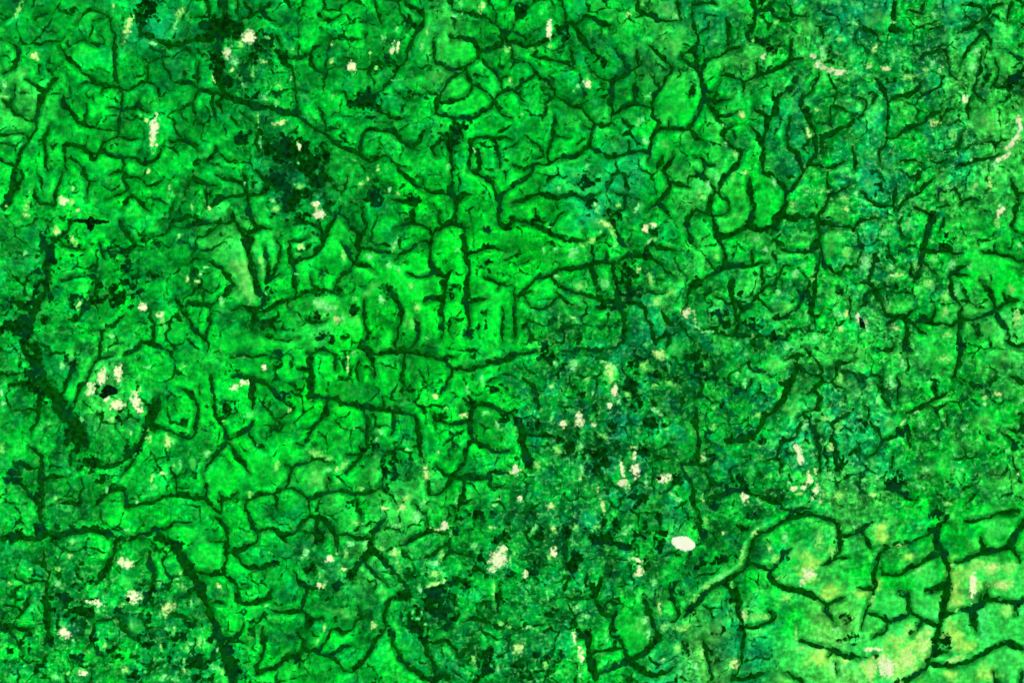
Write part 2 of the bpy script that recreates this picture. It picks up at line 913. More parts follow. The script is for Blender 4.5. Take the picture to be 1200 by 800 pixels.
C 148 292 24 18 0
C 58 305 9 14 0
C 295 440 14 40 0
C 180 455 22 22 0
C 490 560 14 34 0
C 465 440 24 26 0
C 25 690 12 26 -25
C 45 715 14 34 -20
C 375 420 20 26 0
C 350 530 36 26 0
C 200 740 24 20 0
C 60 430 30 50 0
C 770 690 26 36 0
C 745 560 20 30 0
C 455 80 26 14 0
C 15 105 20 16 0
C 430 590 24 34 0
Y 80 70 40 40 0
C 780 345 16 20 0
C 260 250 20 34 0
C 570 290 10 14 0
Y 640 740 40 30 0
Y 560 240 40 40 0
C 205 490 30 12 0
C 220 210 8 40 20
C 430 660 18 30 0
Y 260 620 20 20 0
C 440 770 30 14 0
C 550 450 16 16 0
K 42 715 8 18 -20
T 0 400
L 6 110,0 110,50 150,120 160,180 210,230 265,260 290,310
L 16 150,30 180,130 230,220 285,290
L 20 290,300 330,370 370,430 400,490
L 5 470,0 475,60 430,110 400,190 370,220 345,310
L 5 360,90 330,160 290,230
L 4 0,155 100,155
L 5 185,240 185,330 150,400 135,445
L 4 180,320 130,320 60,335
L 7 135,500 195,525 195,620 195,700 190,800
L 5 205,640 250,640 300,630
L 5 375,640 378,700 380,760
L 5 280,750 380,760
L 6 580,60 640,45 665,0
L 5 680,0 740,20 800,55
L 14 740,260 720,330 690,390 720,405
L 6 720,405 760,400 800,420
L 7 690,390 660,470 630,510 590,540 520,580 430,570
L 6 570,630 600,590 630,560
L 6 440,770 490,720 540,680 580,690 590,760
L 6 590,775 650,765 720,740 800,720
L 5 530,60 480,70
L 8 30,640 90,670 140,720 170,760
L 8 60,560 80,610
L 5 90,570 150,600
L 5 330,590 340,520
W 150 170 50 60 0
W 120 240 40 14 0
W 160 60 40 60 0
W 220 240 60 50 0
W 350 420 60 70 0
W 380 480 40 40 0
W 50 630 50 50 0
W 430 565 50 30 0
W 700 350 40 70 20
W 620 520 50 30 -30
W 340 90 30 30 0
W 560 350 30 40 0
W 460 630 50 30 0
W 540 690 40 20 0
W 320 640 20 16 0
W 450 210 20 60 0
W 180 750 30 50 0
W 330 560 16 30 0
K 515 230 34 22 0
K 490 250 20 12 -30
C 292 115 16 26 0
C 480 165 22 36 20
C 552 150 20 50 -5
C 425 220 20 30 20
C 403 250 8 10 0
C 500 265 16 16 0
C 545 295 40 22 0
C 640 290 24 52 -15
C 620 235 14 14 0
C 655 230 8 20 0
C 195 405 12 14 0
C 220 385 20 10 -15
C 235 410 8 10 0
C 500 695 12 18 0
C 722 682 16 16 30
C 640 750 8 14 0
C 10 500 14 26 0
C 10 240 12 26 0
C 15 290 14 14 0
C 690 120 20 10 0
C 695 450 14 30 -15
C 785 470 18 36 0
C 610 430 8 12 0
C 520 365 20 16 30
C 255 735 8 16 0
C 770 620 26 10 0
Y 335 40 24 30 0
C 650 170 8 20 0
C 440 295 14 14 0
C 380 360 10 18 0
C 715 640 10 20 30
T 200 400
L 5 165,0 165,50
L 5 195,150 195,230 205,300 225,370 260,410 270,445
L 6 270,445 330,435 375,410 380,375
L 5 375,440 400,480 450,510
L 6 265,460 225,520 190,550 165,575
L 5 275,465 300,520 340,560 370,620
L 4 220,360 260,360 300,335
L 7 385,175 390,250 380,310
L 5 385,175 330,155 290,165
L 5 395,170 450,190 490,230 510,270 550,285 580,325 540,340 500,360
L 8 660,80 655,150 665,200 660,275
L 6 640,50 700,45 760,55
L 5 600,125 655,140
L 6 660,255 720,265 770,275 800,280
L 6 770,80 775,135
L 8 735,290 735,330
L 5 735,340 700,380 660,405 620,400
L 5 660,405 645,450 620,485 580,490
L 7 40,220 90,240 120,290 125,360 110,420 90,450
L 4 5,290 20,330
L 5 0,430 50,450
L 5 515,550 545,580 565,600 555,640 530,680
L 6 565,600 610,570 660,555 720,560 760,575
L 6 345,750 400,730 430,715 490,710 530,685 580,690 640,740 700,720 760,695 800,690
L 5 740,630 730,700
L 5 490,720 510,790
L 5 640,740 645,800
L 5 345,750 350,800
L 5 230,790 240,755 290,735 305,705
L 7 0,710 60,710 110,725 160,745 200,780 230,800
L 5 0,650 30,640 70,605
L 5 30,680 30,660
L 5 150,610 160,660 160,730
L 4 60,680 90,685
L 5 0,60 30,90
L 6 0,600 20,640
L 4 230,710 245,740
L 4 390,60 480,75
L 4 280,70 330,60 380,70
W 280 310 40 30 0
W 640 160 30 18 0
W 540 260 30 26 0
W 300 150 50 18 0
W 735 310 18 30 0
W 70 440 24 14 0
W 390 380 10 14 0
C 300 210 22 18 0
C 345 192 20 16 0
C 440 122 14 14 0
C 342 78 12 12 0
C 222 312 14 11 0
C 247 373 10 8 0
C 15 470 12 18 0
C 12 588 10 16 0
C 495 590 18 36 0
C 170 520 20 24 0
C 40 570 10 30 0
C 555 320 12 14 0
C 60 120 30 6 -20
C 370 345 26 12 -20
Y 105 570 14 30 0
C 370 715 16 24 0
C 690 525 44 22 10
C 740 548 20 14 0
Y 690 650 50 40 40
C 735 605 24 12 0
C 780 600 16 16 0
C 410 490 8 8 0
C 785 655 16 14 0
T 400 400
L 6 90,20 140,80 160,130 145,170
L 6 100,30 160,70 210,45 280,35 340,15
L 5 80,90 80,150 90,180
L 7 210,50 290,40 350,50 400,60 450,80 490,95 515,130
L 6 290,60 290,130 285,200 285,250
L 5 515,130 505,190 480,230 460,250
L 7 515,130 580,130 620,115 700,95 800,75
L 5 480,80 540,70
L 7 0,290 60,295 110,310 190,315 260,320 330,330 350,360 365,420 370,490 380,560
L 4 195,260 200,310
L 5 250,330 248,400 235,440
L 5 100,320 125,360 125,440 110,490
L 7 90,530 70,570 20,610
L 6 20,540 90,530 110,490
L 8 430,340 440,370
L 6 440,370 510,385 570,385 600,370
L 5 580,270 610,300
L 7 640,300 610,330 610,400 620,460 660,490 720,510 800,515
L 6 640,300 690,300 740,325 790,335
L 6 620,460 580,500 580,560 545,610 520,640
L 8 520,645 570,640 640,635 690,640
L 5 690,640 690,610 750,605 790,620
L 5 690,640 710,680 770,680
L 6 520,650 490,690 440,715 410,715
L 5 445,575 480,610 510,640
L 6 575,650 570,720 555,790
L 5 400,650 410,715
L 5 570,760 610,755
L 6 0,700 60,720 120,705 180,680 195,640
L 5 195,680 230,730 260,770
L 5 75,740 80,800
L 5 330,490 370,500
L 6 340,760 370,800
L 5 690,190 730,170
W 735 225 50 24 0
W 140 500 40 30 0
W 330 230 50 22 0
W 430 340 20 24 0
W 240 580 40 60 0
W 780 370 30 40 0
W 630 460 26 30 0
W 610 280 26 24 0
W 470 350 40 24 0
W 730 690 40 20 0
W 215 700 16 30 0
W 20 770 26 18 0
W 430 610 30 24 0
W 230 610 50 30 0
C 440 260 14 12 0
C 490 313 14 9 0
C 60 405 9 12 0
C 312 508 24 9 -10
C 455 517 9 9 0
C 735 390 14 30 -20
C 185 425 26 16 30
C 165 460 12 14 0
C 395 620 18 40 0
C 310 730 30 28 -30
C 280 780 24 26 0
C 290 290 26 8 -10
C 10 580 16 36 30
C 790 615 16 8 20
C 725 740 18 9 0
C 680 335 30 12 0
C 535 750 9 24 0
Y 150 590 30 60 0
C 720 765 16 10 0
C 575 345 24 16 0
Y 600 720 20 30 0
C 660 180 12 24 0
C 590 225 10 24 0
C 60 60 10 16 0
C 30 110 8 40 0
C 200 780 20 12 0
C 380 760 12 30 30
C 90 690 16 12 0
T 600 400
L 5 0,70 60,50 130,45
L 6 230,50 320,40 400,50
L 5 440,40 520,0
L 8 60,170 100,200 110,280 130,320
L 10 10,360 40,410 50,470 70,550 90,600
L 6 60,430 130,430 200,450
L 5 270,170 290,230
L 5 740,0 720,40
L 6 510,100 530,160
L 7 340,510 410,520
L 5 660,560 700,530 740,550
L 6 700,710 740,690 770,640
L 4 500,700 450,650
W 270 240 40 30 0
W 320 245 30 24 0
W 430 195 30 26 0
W 270 490 36 40 0
W 250 460 50 24 0
W 120 410 40 40 0
W 400 530 80 30 0
W 500 500 20 40 0
W 610 510 50 36 0
W 530 510 50 18 0
W 390 590 40 30 0
W 670 390 40 26 0
W 700 170 80 30 0
W 560 220 40 60 0
W 610 300 40 40 0
W 390 320 30 30 0
W 20 360 30 40 0
W 600 100 60 50 0
W 80 560 30 40 0
W 200 620 20 30 0
W 720 110 40 26 0
W 240 130 24 60 0
W 600 730 40 50 0
W 160 60 40 60 0
W 450 680 30 30 0
W 470 400 30 30 0
W 660 350 60 30 0
W 440 560 40 40 0
W 770 650 30 40 0
C 480 230 18 32 0
C 455 297 12 14 0
C 315 370 20 36 0
C 240 388 22 16 10
C 383 390 10 12 0
C 382 238 10 16 0
C 182 210 14 10 0
C 268 318 10 8 0
C 183 368 7 18 0
C 515 600 10 40 -10
C 525 665 26 18 10
C 580 605 22 34 0
C 575 535 12 18 0
C 580 495 24 8 0
C 712 640 36 24 0
K 690 640 7 7 0
C 18 603 20 22 0
C 35 742 12 14 30
C 318 638 10 14 0
C 425 770 10 36 -20
C 430 440 26 18 20
C 740 195 36 18 20
C 668 207 14 9 0
C 325 490 20 30 0
C 210 510 26 24 0
C 325 600 16 36 0
C 690 60 36 24 30
C 735 115 9 12 0
C 460 140 30 60 0
C 425 95 14 10 0
C 180 770 24 20 0
C 205 105 12 18 0
C 535 690 18 20 0
C 345 690 9 24 0
C 350 180 26 8 -30
C 290 110 30 36 0
Y 760 20 40 40 0
C 400 690 8 30 0
C 680 330 40 16 30
C 540 250 20 14 0
C 760 720 30 8 30
C 500 275 14 26 0
C 120 580 20 30 0
C 780 740 24 14 30
C 690 655 10 14 0
C 630 660 14 30 0
C 620 120 24 30 20
T 800 400
L 7 480,80 530,60 580,70
L 8 540,80 535,150 500,200 480,270 430,320 390,340 375,390 330,430 290,455
L 12 220,465 290,460 330,440
L 5 455,180 500,205
L 6 545,115 580,150 640,150 660,190 620,235 580,240
L 7 60,310 65,400 75,480 70,560
L 7 0,575 70,560 110,580 155,550
L 7 0,610 40,650 55,720 50,760
L 6 720,150 730,100 800,90
L 5 660,190 700,180 730,150
L 6 545,360 590,325 640,310
L 6 560,390 530,440 490,460 455,480 445,530
L 5 360,555 440,545 465,560 460,620
L 6 800,310 740,360 690,430 715,490 725,560 730,620
L 6 590,380 630,430 640,520 640,640
L 5 260,110 320,100
L 7 130,735 200,720 270,690 330,710 400,730 470,760
L 5 320,130 400,140
L 5 60,0 50,20
L 6 330,10 350,50
L 6 580,20 600,70
L 5 640,90 650,140
L 5 700,200 770,230
L 5 300,240 330,180
L 6 100,745 150,790
L 5 40,340 60,320
L 5 460,790 540,790 600,780
L 5 640,250 650,290
L 5 160,170 130,60
W 60 70 60 26 0
W 90 130 30 40 0
W 215 680 20 28 0
W 270 650 30 30 0
W 150 545 20 18 0
W 240 460 36 24 0
W 195 280 14 28 0
W 330 450 50 26 0
W 320 690 60 20 0
W 140 150 30 60 0
W 440 740 50 20 0
W 360 470 40 26 -30
W 760 560 40 24 0
W 150 770 50 26 0
W 250 220 40 30 0
W 720 600 30 30 0
C 255 158 16 20 0
C 292 200 14 22 0
C 540 515 20 30 -10
C 552 550 16 26 0
C 520 690 24 14 0
C 565 680 22 14 0
C 590 640 16 30 0
C 628 690 14 24 20
C 495 660 14 10 0
C 545 665 10 12 0
C 540 712 20 9 0
C 640 750 9 24 20
C 480 620 16 14 0
C 292 735 18 26 0
C 358 750 16 22 -25
C 95 740 10 26 0
C 348 490 16 10 0
C 145 400 18 22 0
C 352 345 30 14 0
C 620 605 10 20 -20
C 670 360 30 16 0
C 745 290 20 14 0
Y 430 110 40 30 -40
Y 530 230 26 36 -20
Y 500 320 30 40 40
Y 600 190 36 30 0
Y 610 270 40 20 0
C 490 30 20 24 40
C 570 400 14 26 30
C 580 370 14 12 0
C 740 180 14 30 0
C 690 630 20 20 0
C 735 720 40 26 0
C 730 400 20 30 20
C 100 540 14 16 0
C 710 20 10 12 0
C 150 310 14 10 0
C 520 640 12 16 0
C 660 20 10 18 0
C 450 250 10 16 0
C 605 735 6 16 0
C 300 60 14 10 0
C 690 500 16 24 0
C 660 720 26 14 0
T 1000 400
L 6 195,0 195,45 100,40
L 8 240,0 245,40 280,40
L 6 505,0 510,70 490,120 465,175
L 5 510,180 560,205 610,215
L 6 385,185 390,230
L 7 245,340 300,325 350,290 390,260 440,250
L 6 240,400 190,440 140,470 100,520 60,540
L 5 220,160 220,220 215,290
L 5 150,260 170,310 190,340
L 5 250,410 270,470 280,500
L 5 190,520 185,600
L 5 530,750 560,720 590,695
L 5 440,340 445,390
L 5 740,540 770,610 785,660
L 6 60,290 70,370 110,420 130,460
L 6 130,690 200,690 260,730 300,740
L 5 690,420 740,460 770,500
L 5 740,160 800,200
L 5 630,420 650,460
L 5 720,0 740,30 800,30
L 5 570,640 590,625
L 4 370,760 380,800
W 245 25 26 30 0
W 520 20 24 30 0
W 560 210 50 16 20
W 390 210 24 30 0
W 260 420 40 24 0
W 460 650 20 40 0
W 270 720 40 24 0
W 760 490 24 20 0
W 200 650 40 50 0
W 50 400 24 40 0
C 615 262 12 14 0
C 615 295 9 10 0
C 382 408 14 12 0
C 386 476 10 10 0
C 510 600 12 12 0
C 295 680 20 12 0
C 330 685 10 8 0
C 375 685 7 8 0
C 725 512 18 14 0
C 710 480 8 14 0
C 440 760 26 14 0
C 430 80 40 24 0
Y 690 80 60 30 0
Y 180 390 50 40 -30
C 310 330 50 6 -20
C 235 380 26 6 -40
C 20 250 30 10 0
C 180 190 30 40 0
C 775 630 9 24 0
C 325 380 24 16 30
C 30 350 20 14 0
C 115 640 16 20 0
C 60 650 30 10 0
C 700 690 9 20 0
Y 680 780 50 14 0
C 680 245 16 14 0
C 430 270 20 10 0
C 345 600 26 16 0
Y 400 580 50 60 0
C 355 190 10 16 0
C 520 410 16 20 0
C 790 270 16 14 0
C 120 270 12 26 0
C 230 100 16 30 0
C 40 110 30 10 0
C 460 590 8 20 0
Y 620 350 50 50 0
C 580 470 8 18 0
C 90 720 20 10 0
T 0 600
L 7 190,0 195,60 180,80
L 6 0,130 70,110 130,140 200,110
L 6 200,180 215,260 220,350 215,420 220,500
L 8 220,420 230,520 205,620
L 5 210,330 150,330 90,310 70,290
L 5 150,235 200,230
L 6 70,510 100,460 130,430 140,385
L 6 20,440 60,450 100,460
L 8 0,535 45,545
L 5 50,545 100,550 160,545
L 6 40,560 80,610 100,650
L 7 545,130 600,125 680,95 740,80 800,60
L 8 540,140 520,210 490,290 450,330
L 8 690,190 715,240 720,310 700,380 680,430
L 10 750,120 800,150
L 6 580,520 610,580 660,590
L 6 480,500 540,500
L 5 440,510 430,590 400,640
W 60 110 60 36 0
W 190 80 50 26 0
W 270 100 60 36 0
W 470 80 40 24 0
W 540 130 30 16 0
W 780 140 30 30 0
W 350 330 30 60 0
W 310 400 40 40 0
W 380 470 70 50 0
W 240 440 30 40 0
W 25 540 36 24 0
W 700 370 50 30 0
W 690 450 30 70 0
W 690 600 40 36 0
W 530 640 40 26 0
W 580 680 70 24 0
W 70 690 40 60 0
W 190 750 30 40 0
W 360 690 40 30 0
W 640 760 30 30 0
W 560 450 30 24 0
W 410 330 50 16 -30
W 230 600 30 40 0
W 440 420 26 60 0
W 130 600 26 50 0
W 720 280 20 40 0
W 330 60 30 30 0
W 770 630 30 20 0
W 400 230 20 40 0
W 430 600 30 30 0
W 670 720 20 40 0
C 585 235 40 26 20
C 625 395 36 34 -20
K 600 408 7 8 0
C 450 425 40 14 10
C 455 460 10 12 0
C 300 565 34 24 25
C 285 520 10 18 0
C 270 335 26 18 0
C 335 140 16 24 25
C 270 265 18 12 0
C 775 455 26 40 30
C 590 85 24 10 0
C 260 770 24 18 0
C 390 750 24 18 0
C 745 335 14 14 0
C 765 775 14 26 30
C 325 205 16 12 0
C 388 290 10 20 0
C 585 735 26 20 0
C 570 435 14 8 -40
C 490 625 18 16 0
C 295 692 8 6 0
C 420 660 10 10 0
Y 600 310 30 40 0
C 345 600 12 12 0
C 140 268 14 8 0
C 45 335 20 10 0
C 320 755 12 10 0
C 750 630 10 22 0
Y 630 530 40 30 0
C 780 545 20 10 0
T 200 600
L 7 0,55 60,50 100,55
L 7 200,20 240,30 265,70 265,140 260,200 245,280
L 6 180,130 220,135 260,130
L 7 110,270 160,290 245,285
L 7 245,290 290,325 310,350 310,400 330,425 400,420 450,410 475,400
L 5 310,350 365,350
L 6 265,185 320,180 360,150
L 6 290,180 330,230 385,268 440,260 490,235
L 5 360,0 380,50 405,100 405,150
L 5 405,90 440,75 490,85 530,110 550,150
L 6 540,110 580,90 620,50 650,20
L 7 650,20 700,35 750,70 780,110 775,190
L 7 690,50 680,100 690,150
L 7 575,285 600,330 640,360 720,370
L 7 485,465 550,465 610,460 640,490 640,530
L 7 650,505 720,500
L 6 600,560 630,600 620,630
L 6 425,545 435,590 430,660 405,710 405,750
L 6 400,760 460,740 500,720 550,670 600,660
L 6 330,510 330,560 290,600 250,590
L 6 280,600 360,605
L 6 600,670 640,640 690,650 720,610 745,545 800,560
L 5 690,655 740,670 790,700
L 5 760,670 800,650
L 5 600,660 605,730
L 8 60,230 90,270 130,340 160,420 190,500 210,580
L 12 140,360 180,470 215,570
L 12 200,510 240,610 270,700 290,780
L 5 620,440 630,390 650,370
L 6 210,420 250,430
L 6 20,400 80,390 110,370
L 6 0,480 60,490 110,510
L 6 150,690 190,700 210,650
L 6 680,240 660,300
L 5 480,350 470,400
W 20 160 50 40 0
W 90 270 30 24 0
W 690 110 34 40 0
W 590 680 40 30 0
W 740 400 40 24 0
W 270 660 36 50 0
W 290 740 50 50 0
W 210 570 36 40 0
W 350 775 40 24 0
W 500 230 20 22 0
W 790 340 30 30 0
W 660 260 26 30 0
W 80 530 50 30 0
W 130 700 60 40 0
W 40 580 40 30 0
W 640 510 30 30 0
W 30 680 40 40 0
W 110 770 60 26 0
C 635 190 18 30 15
C 745 215 18 18 0
C 620 212 30 8 0
C 695 345 10 14 0
C 720 340 10 22 20
C 75 635 12 20 0
C 95 615 20 8 0
C 135 605 10 34 0
C 65 710 10 16 0
C 62 745 8 12 0
C 15 445 16 18 0
C 45 285 10 14 0
C 30 312 14 8 0
C 95 420 8 30 0
C 210 730 26 18 40
C 240 750 14 14 0
C 460 188 7 7 0
C 450 440 20 8 0
Y 760 465 50 20 0
C 690 600 10 20 20
C 720 540 10 20 0
C 775 195 8 20 20
C 15 550 9 30 0
C 65 690 8 8 0
C 215 650 8 30 10
C 230 355 12 24 -30
C 790 270 10 20 0
C 30 785 20 16 0
C 160 610 8 20 0
C 50 350 24 14 30
C 700 290 10 24 0
C 10 780 10 10 0
C 715 275 14 8 0
T 400 600
L 7 0,100 50,115 100,118
L 8 200,45 160,80 140,110 140,170 140,190
L 10 150,180 90,230 55,270 50,320
L 7 160,180 210,230 250,290 300,340 320,365
L 6 100,235 150,280 200,320 220,345
L 6 320,370 260,390 215,420 205,490 210,540 160,600 130,660 90,710 50,740 0,740
L 6 130,465 100,495 65,510 40,550 0,570
L 5 80,420 85,470
L 5 0,640 50,625
L 8 240,560 240,620 270,680 330,730 390,780
L 7 390,600 400,660 425,700 440,760
L 6 410,615 460,605 500,605 530,640 550,680
L 8 560,675 600,620 640,600
L 7 440,550 510,540 505,510
L 7 570,515 620,510 680,520 720,530
L 7 270,150 330,130 370,100 440,85 500,100
L 6 500,100 500,190 470,240
L 6 380,215 430,205 460,170 490,140
L 6 510,180 560,200 620,205
L 6 395,0 400,60 420,90
L 6 90,0 90,40
L 7 740,340 735,400 735,470
L 7 500,330 550,320 600,335
L 7 440,780 480,760 510,780
L 6 390,780 430,790
L 6 740,540 780,510
W 430 370 70 50 0
W 500 410 60 30 0
W 360 540 50 40 0
W 390 590 30 20 0
W 350 480 40 50 0
W 460 460 60 50 0
W 540 330 60 24 0
W 580 350 30 20 0
W 670 730 50 60 40
W 700 650 24 40 0
W 650 220 60 40 0
W 650 280 50 26 0
W 740 120 50 24 0
W 540 60 40 40 0
W 510 540 20 20 0
W 540 480 30 30 0
W 180 780 30 20 0
W 300 390 40 30 0
W 240 570 20 40 0
W 660 10 60 26 0
W 780 300 40 30 0
W 750 400 30 50 0
W 640 770 26 30 0
W 780 60 30 30 0
W 430 420 40 60 0
W 50 300 24 30 0
C 740 220 50 44 0
C 705 265 24 12 0
C 755 175 22 20 0
C 625 160 22 18 0
C 483 62 18 22 0
C 440 80 30 9 20
C 335 460 10 22 -30
C 355 495 18 10 0
C 378 470 8 20 0
C 395 525 8 10 0
C 470 200 16 24 20
C 440 240 40 20 0
C 440 290 40 24 0
C 440 335 60 10 -15
C 250 190 26 24 30
C 265 240 12 40 -10
C 190 170 16 14 0
C 340 410 10 10 0
C 155 530 20 24 0
Y 210 380 40 20 20
C 745 525 16 14 0
C 715 370 6 60 0
C 735 735 10 20 0
C 705 70 20 10 0
C 110 150 14 30 10
C 40 150 20 14 0
C 10 270 14 20 0
C 510 100 8 16 0
C 150 520 10 10 0
Y 20 480 26 26 0
C 350 20 30 30 0
C 620 690 16 30 20
C 60 50 40 14 0
C 20 200 16 30 0
C 260 60 30 14 0
C 370 360 16 30 0
C 785 540 14 10 0
T 600 600
L 7 360,600 375,660 385,750 400,780
L 7 385,770 440,740 500,710 550,690 600,675 650,640 690,590
L 6 540,690 520,620 490,580
L 7 560,700 600,740 650,770 720,765 760,730
L 6 390,665 440,660 480,640
L 8 620,400 640,490 660,520 690,580
L 6 470,590 470,530 485,450 470,490
L 6 310,590 370,590
L 6 480,490 440,490 400,430
L 8 740,350 760,420 780,470 760,510
L 7 410,370 430,310
L 7 350,340 360,290
L 6 250,400 320,405 400,390
L 5 20,700 60,670
L 6 260,130 250,190 240,260
L 6 0,550 60,540 140,520
L 6 790,320 740,360
W 430 130 60 50 0
W 560 150 60 24 0
W 600 105 60 24 0
W 300 220 40 40 0
W 380 100 40 30 0
W 250 90 40 40 0
W 640 240 16 30 0
W 570 250 30 24 0
W 410 180 26 30 0
W 490 60 24 60 0
W 340 390 60 20 0
W 370 340 30 40 0
W 130 110 26 50 0
W 20 740 40 50 0
W 750 390 24 50 0
W 640 440 24 60 0
W 180 470 40 30 0
W 720 60 40 50 0
W 340 570 40 24 0
W 690 600 30 24 0
W 290 250 60 30 -30
W 110 270 30 60 0
W 150 700 50 50 0
W 490 580 20 40 0
W 90 770 40 30 0
W 640 70 40 30 0
W 430 50 20 40 0
W 560 700 26 16 0
W 700 160 30 40 0
W 230 690 20 40 0
O 785 140 38 34 10
C 195 185 14 24 0
C 180 215 10 20 0
C 195 75 14 26 -30
C 62 297 16 20 0
C 70 410 7 16 -20
C 550 220 10 10 0
C 590 222 24 10 15
C 600 275 18 32 10
C 585 300 14 10 0
C 292 585 9 30 -10
C 322 670 14 34 0
C 310 625 7 16 -20
C 445 595 10 20 0
C 318 765 9 16 0
C 100 85 12 44 35
C 345 485 24 14 0
C 320 505 20 8 0
C 305 450 20 24 30
C 630 510 24 26 0
C 640 570 14 30 0
Y 600 520 40 50 0
C 690 450 12 60 -5
C 720 530 24 14 0
C 785 545 50 14 10
C 165 390 7 50 0
C 668 330 14 30 0
C 10 190 10 14 0
C 710 690 14 10 0
C 790 755 12 18 0
C 25 640 40 30 -30
C 710 545 20 18 0
C 775 640 24 30 0
C 390 75 30 14 -30
C 290 145 20 14 0
C 530 100 20 16 0
C 155 720 16 20 0
C 70 540 30 10 0
C 300 70 24 16 -30
C 540 80 40 12 -30
T 800 600
O 20 155 50 32 12
L 7 510,20 440,60 400,90 360,100 320,150 305,200 300,250
L 8 300,250 260,290 200,325 150,345 100,385 60,430 0,490
L 8 60,430 30,465 0,490
L 6 310,240 370,260 430,260 470,200 500,175
L 7 410,265 420,310 470,350 540,360 590,375 640,410 670,430 680,470 720,520
L 6 680,430 720,420 760,405
L 8 510,15 600,5 690,30 730,60 745,110 735,180 690,240 665,245
L 6 740,110 800,100
L 6 200,340 250,370 265,430 275,500 285,560 285,620 270,690
L 10 240,370 260,420 265,460
L 6 280,540 350,530 420,515 430,490 410,460
L 7 555,605 620,615 680,630 720,655 800,675
L 5 680,680 700,650
L 5 725,710 730,760
L 7 480,755 520,770 560,800
L 7 100,580 115,650 125,720 135,790
L 6 125,680 140,660
L 6 270,700 230,780
L 6 230,780 320,775 400,745
L 7 70,0 75,50 95,110 120,150
L 7 265,60 290,80 320,70
L 7 10,610 20,660
L 6 720,220 780,210
W 95 240 30 40 0
W 195 220 60 30 0
W 45 460 40 26 -35
W 270 540 26 30 0
W 25 640 30 40 0
W 130 660 18 26 0
W 490 190 30 30 0
W 770 590 40 24 0
W 430 490 16 22 0
W 100 110 24 30 0
W 190 10 20 24 0
W 20 10 20 24 0
W 780 500 30 24 0
W 180 560 30 24 0
W 50 60 20 40 0
W 330 20 30 20 0
W 740 120 24 30 0
C 105 40 16 22 0
C 190 95 14 10 0
C 340 95 26 14 -45
C 280 200 14 60 15
C 185 300 60 16 -30
C 110 350 36 14 -40
C 60 400 14 30 50
C 590 290 30 28 0
C 562 328 14 14 0
C 435 220 26 24 0
C 410 170 12 24 0
Y 590 240 60 50 0
Y 690 370 60 50 0
C 360 490 60 18 0
C 290 480 14 30 0
Y 160 560 60 50 0
C 90 660 16 26 0
C 240 710 26 36 20
C 490 400 30 24 0
C 530 580 12 50 0
C 700 720 16 30 0
Y 470 780 40 30 0
C 720 550 30 20 0
C 15 750 9 24 0
Y 520 170 30 60 0
C 640 130 24 60 0
C 700 180 20 30 0
C 480 120 26 36 0
C 550 640 40 14 0
Y 640 680 60 40 0
C 20 530 20 14 0
C 460 310 20 10 0
C 230 340 10 20 0
Y 760 690 30 20 0
C 65 720 14 30 0
T 1000 600
L 6 0,100 50,75 90,45
L 6 50,110 90,170
L 5 320,130 250,155 200,150 150,180 110,220 105,300 100,350 75,430 50,480 40,550
L 5 30,360 80,355
L 8 440,40 395,75 395,150 420,190 455,240 450,320 435,400 425,470 400,550 390,630 350,700 310,760
L 10 450,310 440,400
L 8 315,750 250,790
L 6 460,240 520,225 570,200 610,180
L 9 610,180 680,185 730,170 780,90 800,50
L 6 740,170 770,190 780,230
L 7 600,110 610,140 620,175
L 5 530,40 600,30 700,10 780,0
L 6 390,205 330,225 280,260 230,290 140,290
L 7 130,250 135,290
L 8 430,340 400,365 350,370
L 8 220,380 260,380
L 6 260,380 268,440 270,475
L 6 100,475 140,490 165,515 240,495 270,475 310,490 350,515 400,525
L 5 165,515 150,560 90,585
L 7 420,480 470,460 540,455 610,440 630,410
L 8 630,410 700,410 770,425 800,410
L 6 625,340 630,400 640,410
L 7 600,380 605,430
L 6 755,430 760,480
L 9 565,460 570,510 580,560
L 7 445,730 520,720 590,680 650,640 710,605 800,640
L 7 380,710 440,720
L 8 275,575 315,530
L 7 660,745 680,800
L 7 790,750 780,800
L 7 400,660 450,660
L 6 380,70 350,110
L 7 0,680 30,690
W 700 610 30 16 0
W 370 370 24 14 0
W 235 380 16 12 0
W 295 550 20 14 -45
W 220 790 30 16 0
W 10 590 26 30 0
W 100 680 40 20 0
W 400 650 26 26 0
W 440 640 30 18 0
W 450 360 22 50 0
W 650 185 40 14 0
W 410 10 40 40 0
W 770 420 30 24 0
W 430 600 30 30 0
W 560 500 18 30 0
C 210 155 36 8 -10
C 560 340 18 70 0
C 540 280 26 24 0
C 590 250 40 26 0
C 155 725 50 60 -20
C 250 690 60 70 0
C 335 620 40 60 20
C 80 740 30 60 10
C 30 600 12 14 0
C 75 645 26 10 0
C 120 640 16 10 0
C 110 705 14 10 0
C 350 560 24 26 0
Y 460 560 40 60 0
Y 470 400 40 50 0
C 650 260 40 30 0
C 730 260 30 30 0
Y 520 620 60 40 0
C 720 460 30 30 0
C 490 460 20 8 -20
C 10 70 14 16 0
Y 130 100 40 50 0
C 480 690 40 14 -20
C 90 410 20 26 0
C 310 270 30 10 -30
C 230 590 20 24 0
C 40 710 14 20 0
Y 470 760 50 30 0
Y 640 760 60 40 0
Y 50 380 40 30 0
C 305 75 10 14 0
C 590 350 14 30 0
C 470 250 16 20 0
Y 260 210 30 16 0
Y 110 330 30 30 0
C 700 340 60 26 0
C 270 540 30 20 0
T 1000 600
Y 230 680 130 110 -20
Y 470 330 50 110 0
Y 90 740 60 60 0
P 700 720 130 70 0
P 650 280 160 70 0
P 340 250 80 90 0
P 330 440 70 60 0
P 690 80 90 60 0
P 180 420 70 60 0
T 800 200
P 380 150 90 120 0
P 240 180 70 90 0
T 400 200
P 330 520 110 70 0
P 680 620 90 120 0
P 380 700 50 80 0
T 600 0
P 740 460 60 100 0
T 800 0
